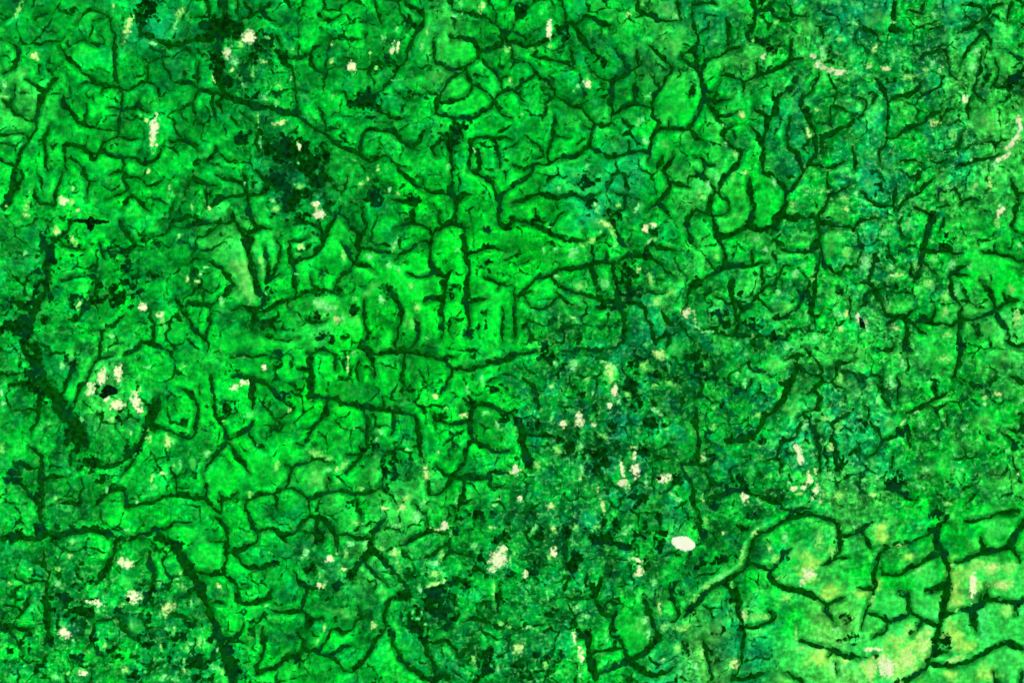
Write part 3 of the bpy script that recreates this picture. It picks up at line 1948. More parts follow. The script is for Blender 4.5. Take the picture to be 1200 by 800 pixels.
P 30 480 60 80 0
T 400 0
P 540 240 90 50 0
P 600 470 90 60 0
P 560 410 60 40 0
T 1000 200
P 640 430 120 60 0
P 720 560 80 60 0
T 200 600
P 180 200 80 60 0
P 80 90 70 40 0
T 200 400
P 400 600 90 70 0
P 230 650 60 60 0
T 600 600
P 570 570 70 80 0
T 0 0
P 480 760 80 50 0
T 1000 400
P 420 80 80 60 0
T 0 400
P 380 180 30 120 30
Y 330 60 20 40 0
T 800 600
P 185 300 95 22 -30
P 288 190 20 90 20
P 350 85 55 20 -50
P 90 375 50 18 -42
P 560 180 70 70 0
Y 590 300 40 40 0
T 200 200
Y 320 440 50 90 0
Y 370 570 70 50 0
Y 720 640 80 40 0
T 1000 0
Y 745 680 70 22 -50
Y 790 560 20 60 0
Y 150 330 60 18 20
T 800 0
Y 690 325 80 18 18
T 1000 0
C 765 645 40 13 -50
C 705 735 40 12 -40
C 150 320 22 12 20
T 800 0
C 660 318 26 10 20
T 200 0
L 9 240,0 245,100 225,200 210,320 245,430
T 0 200
L 9 205,320 225,420 215,560 165,650 130,740 110,800
L 8 70,0 55,110 20,170
T 0 600
L 8 0,125 70,110 130,130 200,105 270,100 360,90 470,85 540,130
T 200 600
L 12 30,160 90,270 130,340 165,430 200,520 235,610 265,700 290,790
T 200 200
P 760 330 40 120 25
T 200 400
P 400 10 220 26 0
T 400 0
P 385 190 22 120 10
'''

# ------------------------------------------------------------------ survey
LINES, CLEAR, WOOD, YEL, BLK, LUSH = [], [], [], [], [], []
_t = (0, 0)
for row in DATA.strip().splitlines():
    p = row.split()
    if p[0] == 'T':
        _t = (int(p[1]), int(p[2]))
    elif p[0] == 'L':
        LINES.append([float(p[1]), [[_t[0] + int(a.split(',')[0]) / 4, _t[1] + int(a.split(',')[1]) / 4] for a in p[2:]]])
    else:
        x, y, rx, ry, an = [float(v) for v in p[1:6]]
        e = [_t[0] + x / 4, _t[1] + y / 4, max(rx / 4, 1.2), max(ry / 4, 1.2), an]
        if p[0] == 'C': CLEAR.append(e + ['C'])
        elif p[0] == 'O': CLEAR.append(e + ['O'])
        elif p[0] == 'W': WOOD.append(e)
        elif p[0] == 'Y': YEL.append(e)
        elif p[0] == 'P': LUSH.append(e)
        elif p[0] == 'K': BLK.append(e)
# the white oval is one clearing, recorded from two sheets
ov = [c for c in CLEAR if c[5] == 'O']
CLEAR = [c for c in CLEAR if c[5] == 'C']
CLEAR.append([801.0, 636.5, 15.0, 8.2, 12.0, 'O'])

# ------------------------------------------------------------------ helpers
def srgb(c):
    c = np.asarray(c, float) / 255.0
    return np.where(c <= 0.04045, c / 12.92, ((c + 0.055) / 1.055) ** 2.4)

def alb(r, g, b):
    """albedo of a cover that shows as this display colour under the light above"""
    return np.clip(srgb((r, g, b)) / KL, 0.0005, 0.85)

def lattice(x, y, cell, seed):
    """value noise 0..1"""
    r = np.random.default_rng(seed)
    tab = r.random((512, 512)).astype(np.float32)
    u, v = x / cell + 1000, y / cell + 1000
    i, j = np.floor(u).astype(np.int64), np.floor(v).astype(np.int64)
    fu, fv = u - i, v - j
    fu, fv = fu * fu * (3 - 2 * fu), fv * fv * (3 - 2 * fv)
    a, b = tab[i % 512, j % 512], tab[(i + 1) % 512, j % 512]
    c, e = tab[i % 512, (j + 1) % 512], tab[(i + 1) % 512, (j + 1) % 512]
    return (a * (1 - fu) + b * fu) * (1 - fv) + (c * (1 - fu) + e * fu) * fv

def fbm(x, y, cell, seed, octv=3, gain=0.5):
    s, a, t = 0, 1.0, 0
    for k in range(octv):
        s = s + a * lattice(x, y, cell / 2 ** k, seed * 31 + k)
        t += a
        a *= gain
    return s / t

def seg_d(x, y, a, b):
    dx, dy = b[0] - a[0], b[1] - a[1]
    L2 = dx * dx + dy * dy + 1e-9
    t = np.clip(((x - a[0]) * dx + (y - a[1]) * dy) / L2, 0, 1)
    return np.hypot(x - a[0] - t * dx, y - a[1] - t * dy), t

# ------------------------------------------------------------------ join the valley lines into networks
def near_on(e, Q):
    best = (1e9, None)
    for a, b in zip(Q, Q[1:]):
        dx, dy = b[0] - a[0], b[1] - a[1]
        t = max(0, min(1, ((e[0] - a[0]) * dx + (e[1] - a[1]) * dy) / (dx * dx + dy * dy + 1e-9)))
        q = (a[0] + t * dx, a[1] + t * dy)
        dd = math.hypot(e[0] - q[0], e[1] - q[1])
        if dd < best[0]: best = (dd, q)
    return best

par = list(range(len(LINES)))
def find(i):
    while par[i] != i:
        par[i] = par[par[i]]
        i = par[i]
    return i
BB = [(min(p[0] for p in P), min(p[1] for p in P), max(p[0] for p in P), max(p[1] for p in P)) for w, P in LINES]
LEN = [sum(math.dist(a, b) for a, b in zip(P, P[1:])) for w, P in LINES]
FREE = [[8 < P[k][0] < 1192 and 8 < P[k][1] < 792 for k in (0, -1)] for w, P in LINES]
def join(i, tol, snap=True):
    P = LINES[i][1]
    for k in (0, -1):
        e = P[k]
        best = (tol, None, None)
        for j, (w2, Q) in enumerate(LINES):
            if j == i or not (BB[j][0] - tol < e[0] < BB[j][2] + tol and BB[j][1] - tol < e[1] < BB[j][3] + tol): continue
            dd, q = near_on(e, Q)
            if dd < best[0]: best = (dd, q, j)
        if best[2] is not None:
            if best[0] > 0.3 and snap: P.insert(0 if k == 0 else len(P), list(best[1]))
            par[find(i)] = find(best[2])
            FREE[i][0 if k == 0 else 1] = False
for i in range(len(LINES)): join(i, 4.0)
cnt = {}
for i in range(len(LINES)): cnt.setdefault(find(i), []).append(i)
for r, m in list(cnt.items()):
    if len(m) == 1 and LEN[m[0]] < 26: join(m[0], 7.5)

# a dying-out end that points at another valley runs on, slender, until it meets it
for i, (w, P) in enumerate(LINES):
    for e_, k in ((0, 0), (1, -1)):
        if not FREE[i][e_]: continue
        e, b0 = P[k], P[1 if k == 0 else -2]
        tx, ty = e[0] - b0[0], e[1] - b0[1]
        tl = math.hypot(tx, ty) + 1e-9
        best = (11.5, None)
        for j, (w2, Q) in enumerate(LINES):
            if j == i or not (BB[j][0] - 15 < e[0] < BB[j][2] + 15 and BB[j][1] - 15 < e[1] < BB[j][3] + 15): continue
            dd, q = near_on(e, Q)
            if 1 < dd < best[0] and ((q[0] - e[0]) * tx + (q[1] - e[1]) * ty) / (dd * tl) > .35: best = (dd, q)
        if best[1]: P.insert(0 if k == 0 else len(P), list(best[1]))

def smooth_line(P):
    P = [np.array(p, float) for p in P]
    if len(P) > 2:
        for _ in range(2):
            Q = [P[0]]
            for a, b in zip(P, P[1:]):
                Q += [a * .75 + b * .25, a * .25 + b * .75]
            P = Q + [P[-1]]
    return P
SM = [smooth_line(P) for w, P in LINES]

# ------------------------------------------------------------------ ground heights on one grid that runs on to the horizon
GS = 1.7
def axis(lo, hi):
    core = np.arange(lo, hi + GS / 2, GS)
    ext = GS * np.cumsum(1.19 ** np.arange(1, 44))
    return np.concatenate([lo - ext[::-1], core, core[-1] + ext]), len(ext)
MX, MY = 36, 28
gx, NE = axis(-MX, 1200 + MX)
gy, _ = axis(-MY, 800 + MY)
GX, GY = np.meshgrid(gx, gy)

def line_dist(X0, Y0, step, nx, ny, R):
    """distance in survey units to the nearest valley line, on a regular grid"""
    D = np.full((ny, nx), R, np.float32)
    for (w, _), P in zip(LINES, SM):
        for a, b in zip(P, P[1:]):
            i0 = max(0, int((min(a[0], b[0]) - R - X0) / step)); i1 = min(nx, int((max(a[0], b[0]) + R - X0) / step) + 2)
            j0 = max(0, int((min(a[1], b[1]) - R - Y0) / step)); j1 = min(ny, int((max(a[1], b[1]) + R - Y0) / step) + 2)
            if i1 <= i0 or j1 <= j0: continue
            x = X0 + step * np.arange(i0, i1); y = Y0 + step * np.arange(j0, j1)
            x, y = np.meshgrid(x, y)
            dd, _ = seg_d(x, y, a, b)
            sub = D[j0:j1, i0:i1]
            np.minimum(sub, dd - w * 0.35, out=sub)
    return D
nxc, nyc = len(gx) - 2 * NE, len(gy) - 2 * NE
RV = 16.0
LD = np.full(GX.shape, RV, np.float32)
LD[NE:-NE, NE:-NE] = line_dist(gx[NE], gy[NE], GS, nxc, nyc, RV)
def relief(x, y):
    return (fbm(x, y, 150, 3, 3) - .5) * 190 + (fbm(x, y, 34, 4, 2) - .5) * 64 + (fbm(x, y, 8, 5, 2) - .5) * 13
GZ = relief(GX, GY)
k = np.clip(1 - LD / RV, 0, 1)
GZ = GZ - 80 * k * k * (3 - 2 * k)
GZ = GZ.astype(np.float32)

def ground_z(x, y):
    """height of the ground mesh inside its regular core"""
    u = (x - gx[NE]) / GS; v = (y - gy[NE]) / GS
    i = np.clip(np.floor(u).astype(int), 0, nxc - 2); j = np.clip(np.floor(v).astype(int), 0, nyc - 2)
    fu, fv = u - i, v - j
    Z = GZ[NE:-NE, NE:-NE]
    return (Z[j, i] * (1 - fu) + Z[j, i + 1] * fu) * (1 - fv) + (Z[j + 1, i] * (1 - fu) + Z[j + 1, i + 1] * fu) * fv

# ------------------------------------------------------------------ speckle: bush and bare soil mixed grain by grain
SPK = '''3 3 3 3 4 4 3 2 2 3 4 3 3 4 4 5 5 6 6 7 7 7 7 7
3 3 2 3 4 6 6 3 3 4 4 2 3 4 4 5 5 6 6 8 9 9 8 7
3 2 2 3 3 4 5 4 3 3 3 2 3 3 3 3 4 5 5 6 7 7 8 8
3 2 2 2 3 4 5 4 3 3 3 3 3 3 3 4 4 5 5 6 7 9 9 9
4 3 2 3 4 4 5 5 4 3 2 2 3 4 4 4 4 4 6 8 9 9 9 7
4 3 3 3 3 3 4 4 3 3 2 2 3 3 5 4 4 5 6 7 9 9 7 4
5 4 3 4 3 4 4 3 3 3 2 2 4 5 6 6 5 6 6 7 9 8 6 4
5 5 4 4 4 4 4 4 4 3 2 2 5 6 6 7 7 7 7 8 8 6 4 4
5 4 6 4 3 3 2 2 3 2 2 3 7 7 8 7 7 7 7 8 8 7 7 7
5 4 7 5 3 3 2 2 3 3 3 4 8 8 9 8 7 7 8 9 8 7 7 7
4 5 5 4 3 2 2 3 4 4 3 4 9 9 9 7 6 6 9 8 8 7 7 7
6 5 4 4 2 2 2 3 4 5 4 5 9 9 9 6 7 7 9 9 8 7 7 6
6 6 5 4 3 3 3 6 5 5 6 6 9 9 8 6 6 5 5 6 8 5 3 3
5 7 8 7 5 3 3 6 5 7 7 6 9 9 9 6 5 4 5 5 5 3 4 4
6 8 8 7 7 5 4 4 4 6 6 6 9 8 5 6 6 5 5 5 4 4 4 3
7 8 7 8 8 5 4 3 4 5 7 7 9 8 5 6 6 5 5 6 7 4 4 3'''
ST = np.array([[int(c) for c in r.split()] for r in SPK.splitlines()], float) / 9 * (.56 + .12 * (np.arange(24) > 17)[None, :] * (np.arange(16) < 12)[:, None])
def speck(x, y):
    u = np.clip(x / 50 - .5, 0, 22.999); v = np.clip(y / 50 - .5, 0, 14.999)
    i = u.astype(int); j = v.astype(int); fu = u - i; fv = v - j
    return (ST[j, i] * (1 - fu) + ST[j, i + 1] * fu) * (1 - fv) + (ST[j + 1, i] * (1 - fu) + ST[j + 1, i + 1] * fu) * fv

# ------------------------------------------------------------------ land cover of the open ground (kinds of grassland, one letter per 50 units)
COVER = '''g g g t D D g G G g y b G g g y t G g t t G t G
g G G g D D D g G g y b G g g y G y G y g t y y
y G G G G D g G g g G b G g G b b G t G t g y y
G G b G G g d g G G g G G G t b G G t G t g t y
G b b G g G d d g B G b b t t b P B G g t g y y
g b b g g y G G g b B b B b G g G G G g t g G G
g g b g G y b b b L L L L b g g g y G G g g G L
g g b g G G b y B B B b b g g t D D g G t b P P
g g y b G b b b B b b b g g g D D g y y b P b y
g g y g b G b B b b b b D g d D g g g t t G b b
G g g G G B b b g g b b D d d D g D t t t b G b
g g b G b b b y b y b g D D D g D D g y y b b y
g D b b b b g g y y b g D d D g g G G y y G b B
g D g g G G g D y D D g D D D g D b y P b b y y
g D D D D b g g g D g D D D b g y t b Y P P P P
g g b D D g b b g b D D D g b t Y t P Y P P y P'''
TINT = {'B': (0, 206, 36), 'b': (0, 186, 40), 'G': (0, 182, 44), 'g': (0, 164, 42), 'D': (0, 146, 44), 'd': (0, 122, 44),
        't': (12, 164, 76), 'T': (10, 124, 80), 'Y': (95, 215, 75), 'y': (42, 194, 62), 'P': (52, 226, 78), 'L': (0, 226, 44)}
TAB = np.array([[TINT[c] for c in r.split()] for r in COVER.splitlines()], float)
def cover(x, y):
    # the letters are soft regions: their borders are bent by noise
    x = x + (fbm(x, y, 40, 61, 3) - .5) * 60; y = y + (fbm(x, y, 40, 62, 3) - .5) * 60
    u = np.clip(x / 50 - .5, 0, 22.999); v = np.clip(y / 50 - .5, 0, 14.999)
    i = u.astype(int); j = v.astype(int); fu = (u - i)[..., None]; fv = (v - j)[..., None]
    fu = fu * fu * (3 - 2 * fu); fv = fv * fv * (3 - 2 * fv)
    return (TAB[j, i] * (1 - fu) + TAB[j, i + 1] * fu) * (1 - fv) + (TAB[j + 1, i] * (1 - fu) + TAB[j + 1, i + 1] * fu) * fv
CV = cover(GX, GY)
def ell(x, y, e):
    a = math.radians(e[4]); dx, dy = x - e[0], y - e[1]
    c, s = math.cos(a), math.sin(a)
    # a positive tilt leans the upright axis to the right
    return np.sqrt(((dx * c + dy * s) / e[2]) ** 2 + ((-dx * s + dy * c) / e[3]) ** 2)
def blend(e, col, amount, grow=1.6, soft=1.0):
    R = max(e[2], e[3]) * grow + 2
    i0, i1 = np.searchsorted(gx, e[0] - R), np.searchsorted(gx, e[0] + R)
    j0, j1 = np.searchsorted(gy, e[1] - R), np.searchsorted(gy, e[1] + R)
    x, y = GX[j0:j1, i0:i1], GY[j0:j1, i0:i1]
    m = np.clip((grow - ell(x, y, e) + (fbm(x, y, 7, 77, 3, .6) - .5) * 2.2) / soft, 0, 1) * amount
    CV[j0:j1, i0:i1] = CV[j0:j1, i0:i1] * (1 - m[..., None]) + np.array(col, float) * m[..., None]
SP = speck(GX, GY)
# drifts of wetter (bluish) and drier (yellowish) grass, thick and thin stands
dn = ridge = None
n20, n9, nw, nd = fbm(GX, GY, 24, 71, 3), fbm(GX, GY, 9, 72, 3, .6), fbm(GX, GY, 17, 73, 3, .6), fbm(GX, GY, 20, 74, 3, .6)
east = np.clip((GX - 500) / 400, .25, 1)
mid = np.exp(-((GX - 720) / 150) ** 2 - ((GY - 500) / 110) ** 2)
wet = (np.clip((nw - .53 + .03 * mid) / .14, 0, 1) * (.28 + .26 * east + .3 * mid) * np.clip((215 - CV[..., 1]) / 50, .15, 1))[..., None]
CV = CV * (1 - wet) + np.array((8, 134, 88)) * wet
dry = (np.clip((nd - .54) / .14, 0, 1) * (.2 + .5 * np.maximum(east - .25, 0)))[..., None]
CV = CV * (1 - dry) + np.array((74, 222, 72)) * dry
vv = (1 + (n20 - .5) * 1.0 + (n9 - .5) * (.55 + .8 * SP) + .03)[..., None]
CV = np.clip(CV * np.clip(vv, .5, 1.4), 0, 245)
for e in LUSH + YEL:            # close even grass: little bush in it
    i0, i1 = np.searchsorted(gx, e[0] - e[2] * 1.5 - 14), np.searchsorted(gx, e[0] + e[2] * 1.5 + 14)
    j0, j1 = np.searchsorted(gy, e[1] - e[3] * 1.5 - 14), np.searchsorted(gy, e[1] + e[3] * 1.5 + 14)
    w_ = np.s_[j0:j1, i0:i1]
    SP[w_] *= 1 - .6 * np.clip((1.4 - ell(GX[w_], GY[w_], e)) * 2, 0, 1)
for e in LUSH: blend(e, (18, 226, 56) if not (e[0] > 780 and e[1] > 580) else (70, 246, 92), .72, 1.15, .8)
for e in YEL:
    if e[0] > 930 and e[1] > 600: blend(e, (178, 255, 96), .9, 1.2, .9)
    else: blend(e, (110, 226, 92), .6, 1.1, 1.0)
for e in CLEAR:
    if min(e[2], e[3]) > 3.3 and e[5] == 'C':
        if e[0] > 1000 and e[1] > 640: blend(e, (168, 250, 105), .7, 1.35, 1.0)
        else: blend(e, (104, 226, 96), .5, 1.2, 1.1)
    else: blend(e, (75, 225, 90), .5, 1.6, 1.1)        # the thin grass that rings each bare patch
# ground colour darkens towards the valley lines, softening the forest edge
fringe = np.clip(1.15 - LD / (1.0 + 3.6 * fbm(GX, GY, 6, 78, 2)), 0, 1)[..., None] * .6
rim = (np.clip(1 - abs(LD - 5) / 2.5, 0, 1) * .12)[..., None]  # pale halo painted beside the valleys, imitating edge sharpening
CV = np.clip(CV * (1 + rim), 0, 250)
CV = CV * (1 - fringe) + np.array((0, 112, 20)) * fringe

# ------------------------------------------------------------------ materials
def mat(name):
    m = bpy.data.materials.new(name)
    m.use_nodes = True
    n = m.node_tree
    n.nodes.clear()
    out = n.nodes.new('ShaderNodeOutputMaterial')
    b = n.nodes.new('ShaderNodeBsdfDiffuse')
    b.inputs['Roughness'].default_value = .6
    n.links.new(b.outputs[0], out.inputs['Surface'])
    geo = n.nodes.new('ShaderNodeNewGeometry')
    return m, n, b, geo
def noise(n, geo, size, detail=2.0, rough=.55, stretch=None):
    t = n.nodes.new('ShaderNodeTexNoise')
    t.inputs['Scale'].default_value = 1.0 / size
    t.inputs['Detail'].default_value = detail
    t.inputs['Roughness'].default_value = rough
    src = geo.outputs['Position']
    if stretch:
        v = n.nodes.new('ShaderNodeVectorMath'); v.operation = 'MULTIPLY'
        v.inputs[1].default_value = stretch
        n.links.new(src, v.inputs[0]); src = v.outputs[0]
    n.links.new(src, t.inputs['Vector'])
    return t.outputs['Fac']
def maprange(n, sock, a, b, c, d2):
    t = n.nodes.new('ShaderNodeMapRange')
    t.inputs[1].default_value = a; t.inputs[2].default_value = b; t.inputs[3].default_value = c; t.inputs[4].default_value = d2
    n.links.new(sock, t.inputs[0])
    return t.outputs[0]
def mathn(n, op, a, b):
    t = n.nodes.new('ShaderNodeMath'); t.operation = op
    for k2, v in enumerate((a, b)):
        if hasattr(v, 'node'): n.links.new(v, t.inputs[k2])
        else: t.inputs[k2].default_value = v
    return t.outputs[0]
def mix(n, fac, a, b, mode='MIX'):
    t = n.nodes.new('ShaderNodeMix'); t.data_type = 'RGBA'; t.blend_type = mode
    for s, v in ((t.inputs[0], fac), (t.inputs[6], a), (t.inputs[7], b)):
        if hasattr(v, 'node'): n.links.new(v, s)
        elif isinstance(v, (int, float)): s.default_value = v
        else: s.default_value = (v[0], v[1], v[2], 1)
    return t.outputs[2]
def scalecol(n, col, val):
    t = n.nodes.new('ShaderNodeVectorMath'); t.operation = 'SCALE'
    n.links.new(col, t.inputs[0])
    n.links.new(val, t.inputs[3])
    return t.outputs[0]

def grass(n, geo):
    """colour of the open ground, from the surveyed cover and its grain"""
    a = n.nodes.new('ShaderNodeAttribute'); a.attribute_name = 'cover'
    s = n.nodes.new('ShaderNodeAttribute'); s.attribute_name = 'speckle'
    base, spk = a.outputs['Color'], s.outputs['Fac']
    g0 = maprange(n, noise(n, geo, 300, 2, .6), .3, .7, .74, 1.28)
    g1 = maprange(n, noise(n, geo, 150, 1, .6), .28, .72, .68, 1.36)
    g2 = maprange(n, noise(n, geo, 100, 1, .6, (1, .4, 1)), .3, .7, .8, 1.2)
    g3 = maprange(n, noise(n, geo, 100, 1, .6, (.4, 1, 1)), .3, .7, .84, 1.16)
    val = mathn(n, 'MULTIPLY', mathn(n, 'MULTIPLY', g0, g1), mathn(n, 'MULTIPLY', g2, g3))
    one = mathn(n, 'SUBTRACT', 1.0, mathn(n, 'MULTIPLY', mathn(n, 'SUBTRACT', 1.0, val), maprange(n, spk, 0, .8, .5, 1.2)))
    one = mathn(n, 'MAXIMUM', one, .2)
    c2 = scalecol(n, base, one)
    f = mathn(n, 'MULTIPLY', maprange(n, noise(n, geo, 270, 2, .6), .54, .66, 0, 1), maprange(n, spk, .12, .8, .04, .8))
    c2 = mix(n, f, c2, alb(0, 90, 16))
    f = mathn(n, 'MULTIPLY', maprange(n, noise(n, geo, 330, 3, .6), .56, .7, 0, 1), maprange(n, spk, .12, .8, .04, .65))
    c2 = mix(n, f, c2, alb(8, 108, 80))
    f = mathn(n, 'MULTIPLY', maprange(n, noise(n, geo, 230, 2, .6), .55, .7, 0, 1), maprange(n, spk, .1, 1, .12, .75))
    c2 = mix(n, f, c2, alb(92, 240, 100))
    f = mathn(n, 'MULTIPLY', maprange(n, noise(n, geo, 150, 1, .6), .6, .71, 0, 1), maprange(n, spk, .25, 1, 0, .85))
    return mix(n, f, c2, alb(150, 255, 140))
def core(n):
    a = n.nodes.new('ShaderNodeAttribute'); a.attribute_name = 'core'
    return a.outputs['Fac']
m, n, b, geo = mat('grassland')
n.links.new(grass(n, geo), b.inputs['Color'])
M_GROUND = m

def canopy_mat(name, dark, mid, teal, teal_amt=.5):
    m, n, b, geo = mat(name)
    c = mix(n, maprange(n, noise(n, geo, 170, 2, .6), .36, .66, 0, 1), alb(*dark), alb(*mid))
    c = mix(n, maprange(n, noise(n, geo, 700, 3), .5, .66, 0, teal_amt), c, alb(*teal))
    # the outermost trees stand apart with grass between them
    k = mathn(n, 'ADD', core(n), maprange(n, noise(n, geo, 110, 1), .3, .7, -.35, .35))
    c = mix(n, maprange(n, k, 0, .75, .12, 1), grass(n, geo), c)
    n.links.new(c, b.inputs['Color'])
    return m
M_FOREST = canopy_mat('gallery_forest', (0, 52, 5), (0, 94, 10), (0, 72, 44), .5)
M_WOOD = canopy_mat('woodland', (0, 34, 2), (0, 82, 10), (2, 64, 44), .55)
M_SCRUB = canopy_mat('scrub', (0, 66, 6), (0, 98, 16), (4, 78, 56), .6)
M_BLACK = canopy_mat('burnt_ground', (0, 16, 4), (0, 40, 10), (2, 30, 22))
def bare_mat(name, a, bcol, c, lo, hi):
    m, n, b, geo = mat(name)
    col = mix(n, maprange(n, noise(n, geo, 130, 2, .6), .38, .62, 0, 1), alb(*a), alb(*bcol))
    col = mix(n, maprange(n, noise(n, geo, 90, 2, .6), .56, .7, 0, .7), col, alb(*c))
    k = mathn(n, 'ADD', core(n), maprange(n, noise(n, geo, 95, 2, .6), .3, .7, -.5, .5))
    col = mix(n, maprange(n, k, lo, hi, 0, 1), grass(n, geo), col)
    n.links.new(col, b.inputs['Color'])
    return m
M_WHITE = bare_mat('bare_laterite', (250, 255, 214), (246, 255, 176), (176, 250, 120), .08, .8)
M_OVAL = bare_mat('bright_sand', (252, 255, 228), (250, 255, 214), (240, 250, 190), -.5, .1)
M_CREAM = bare_mat('dry_soil', (190, 255, 130), (236, 255, 160), (130, 245, 100), .15, 1.0)
M_MINT = bare_mat('thin_grass', (100, 245, 115), (160, 255, 160), (60, 220, 90), .2, .95)
M_LIME = bare_mat('dry_grass', (120, 245, 90), (172, 255, 126), (70, 225, 70), .2, 1.0)

# ------------------------------------------------------------------ objects
def tag(o, label=None, cat=None, group=None, kind=None):
    if label: o['label'] = label
    if cat: o['category'] = cat
    if group: o['group'] = group
    if kind: o['kind'] = kind
    return o
def mesh_from(name, V, F, m, smooth=True):
    me = bpy.data.meshes.new(name)
    me.vertices.add(len(V)); me.vertices.foreach_set('co', np.ascontiguousarray(V, np.float32).ravel())
    me.loops.add(F.size); me.loops.foreach_set('vertex_index', np.ascontiguousarray(F, np.int32).ravel())
    me.polygons.add(len(F)); me.polygons.foreach_set('loop_start', np.arange(0, F.size, 4, dtype=np.int32))
    me.polygons.foreach_set('use_smooth', np.full(len(F), smooth))
    me.materials.append(m)
    me.update(calc_edges=True)
    return me
def world(x, y):
    return (x - CX) * PX, (CY - y) * PX

def bil(A, x, y):
    u = (x - gx[NE]) / GS; v = (y - gy[NE]) / GS
    i = np.clip(np.floor(u).astype(int), 0, nxc - 2); j = np.clip(np.floor(v).astype(int), 0, nyc - 2)
    fu, fv = u - i, v - j
    A = A[NE:-NE, NE:-NE]
    if A.ndim == 3: fu, fv = fu[..., None], fv[..., None]
    return (A[j, i] * (1 - fu) + A[j, i + 1] * fu) * (1 - fv) + (A[j + 1, i] * (1 - fu) + A[j + 1, i + 1] * fu) * fv
CL = np.clip(srgb(CV) / KL, .0005, .8)
def attrs(me, cov, spk, co=None):
    a = me.attributes.new('cover', 'FLOAT_COLOR', 'POINT')
    c = np.ones((len(cov), 4), np.float32); c[:, :3] = cov
    a.data.foreach_set('color', c.ravel())
    a = me.attributes.new('speckle', 'FLOAT', 'POINT')
    a.data.foreach_set('value', np.ascontiguousarray(spk, np.float32))
    if co is not None:
        a = me.attributes.new('core', 'FLOAT', 'POINT')
        a.data.foreach_set('value', np.ascontiguousarray(co, np.float32))
# the ground
ny, nx = GX.shape
wx, wy = world(GX, GY)
V = np.stack([wx, wy, GZ], -1).reshape(-1, 3)
idx = np.arange(ny * nx).reshape(ny, nx)
F = np.stack([idx[1:, :-1], idx[1:, 1:], idx[:-1, 1:], idx[:-1, :-1]], -1).reshape(-1, 4)
me = mesh_from('ground', V, F, M_GROUND)
attrs(me, CL.reshape(-1, 3), SP.ravel())
go = bpy.data.objects.new('ground', me)
COL.objects.link(go)
tag(go, 'rolling bright green grassland with mottled drier and damper tracts', None, None, 'structure')

# ------------------------------------------------------------------ fields of tree cover and of bare soil on a fine grid
FS = .75
fx = np.arange(-20, 1220, FS); fy = np.arange(-16, 816, FS)
FX, FY = np.meshgrid(fx, fy)
FX = FX.astype(np.float32); FY = FY.astype(np.float32)
NX, NY = len(fx), len(fy)
N1 = fbm(FX, FY, 6, 11, 2).astype(np.float32) - .5
N2 = fbm(FX, FY, 2.6, 12, 2).astype(np.float32) - .5
N6 = fbm(FX, FY, 15, 15, 2).astype(np.float32) - .5
N5 = fbm(FX, FY, 5.5, 14, 2).astype(np.float32) - .5
N3 = fbm(FX, FY, 15, 13, 3).astype(np.float32) - .5
FF = np.full((NY, NX), -5, np.float32)          # > 0 under trees, in survey units from the edge
OW = np.full((NY, NX), -1, np.int32)
def win(x0, x1, y0, y1):
    return (max(0, int((x0 - fx[0]) / FS)), min(NX, int((x1 - fx[0]) / FS) + 2), max(0, int((y0 - fy[0]) / FS)), min(NY, int((y1 - fy[0]) / FS) + 2))
nL = len(LINES)
for li, ((w, _), P) in enumerate(zip(LINES, SM)):
    tot = sum(np.linalg.norm(b - a) for a, b in zip(P, P[1:]))
    run = 0
    hw = WSCALE(w)
    for a, b in zip(P, P[1:]):
        ln = np.linalg.norm(b - a)
        R = hw + 4
        i0, i1, j0, j1 = win(min(a[0], b[0]) - R, max(a[0], b[0]) + R, min(a[1], b[1]) - R, max(a[1], b[1]) + R)
        if i1 <= i0 or j1 <= j0: run += ln; continue
        s = np.s_[j0:j1, i0:i1]
        dd, t = seg_d(FX[s] + N1[s] * 4.0 + N3[s] * 8, FY[s] + N5[s] * 4.0 + N6[s] * 8, a, b)
        pos = run + t * ln
        tp = np.minimum(np.clip(.42 + pos / 20, 0, 1) if FREE[li][0] else 1, np.clip(.42 + (tot - pos) / 20, 0, 1) if FREE[li][1] else 1)
        f = hw * tp * np.maximum(1 + 1.6 * N3[s] + 1.4 * N5[s], .62) - dd + N2[s] * 2.4
        up = f > FF[s]
        FF[s] = np.where(up, f, FF[s]); OW[s] = np.where(up, li, OW[s])
        run += ln
SOLID = [(40, 400, 35), (32, 335, 22), (28, 290, 12), (336, 190, 48), (258, 45, 40), (258, 90, 25), (75, 470, 45), (95, 515, 30), (505, 705, 45), (10, 632, 40), (262, 750, 45), (550, 755, 40), (705, 530, 40), (680, 620, 60), (545, 385, 10), (810, 105, 8),
    (573, 270, 8), (571, 365, 8), (735, 525, 30), (740, 440, 30), (335, 500, 6), (900, 515, 12), (800, 420, 25), (920, 260, 20), (905, 270, 15), (1085, 285, 25), (490, 690, 30), (265, 660, 60), (200, 640, 20)]
for wi, e in enumerate(WOOD):
    solid = any(math.hypot(e[0] - p[0], e[1] - p[1]) < p[2] for p in SOLID)
    R = max(e[2], e[3]) * 1.25 + 3
    i0, i1, j0, j1 = win(e[0] - R, e[0] + R, e[1] - R, e[1] + R)
    if i1 <= i0 or j1 <= j0: continue
    s = np.s_[j0:j1, i0:i1]
    mr = min(e[2], e[3])
    q = ell(FX[s] + N1[s] * 7, FY[s] + N2[s] * 4, e)
    f = (1.06 - q) * mr * .6 + N1[s] * min(mr, 10) * 1.05 + N2[s] * 4.0 - .2 if solid else (.9 - q) * mr * .42 + N1[s] * min(mr, 10) * 1.9 + N2[s] * 5.5 - .2
    f = np.where(q > 1.25, -5, f)
    up = f > FF[s] + .4
    FF[s] = np.where(up, f, FF[s]); OW[s] = np.where(up, nL + wi, OW[s])
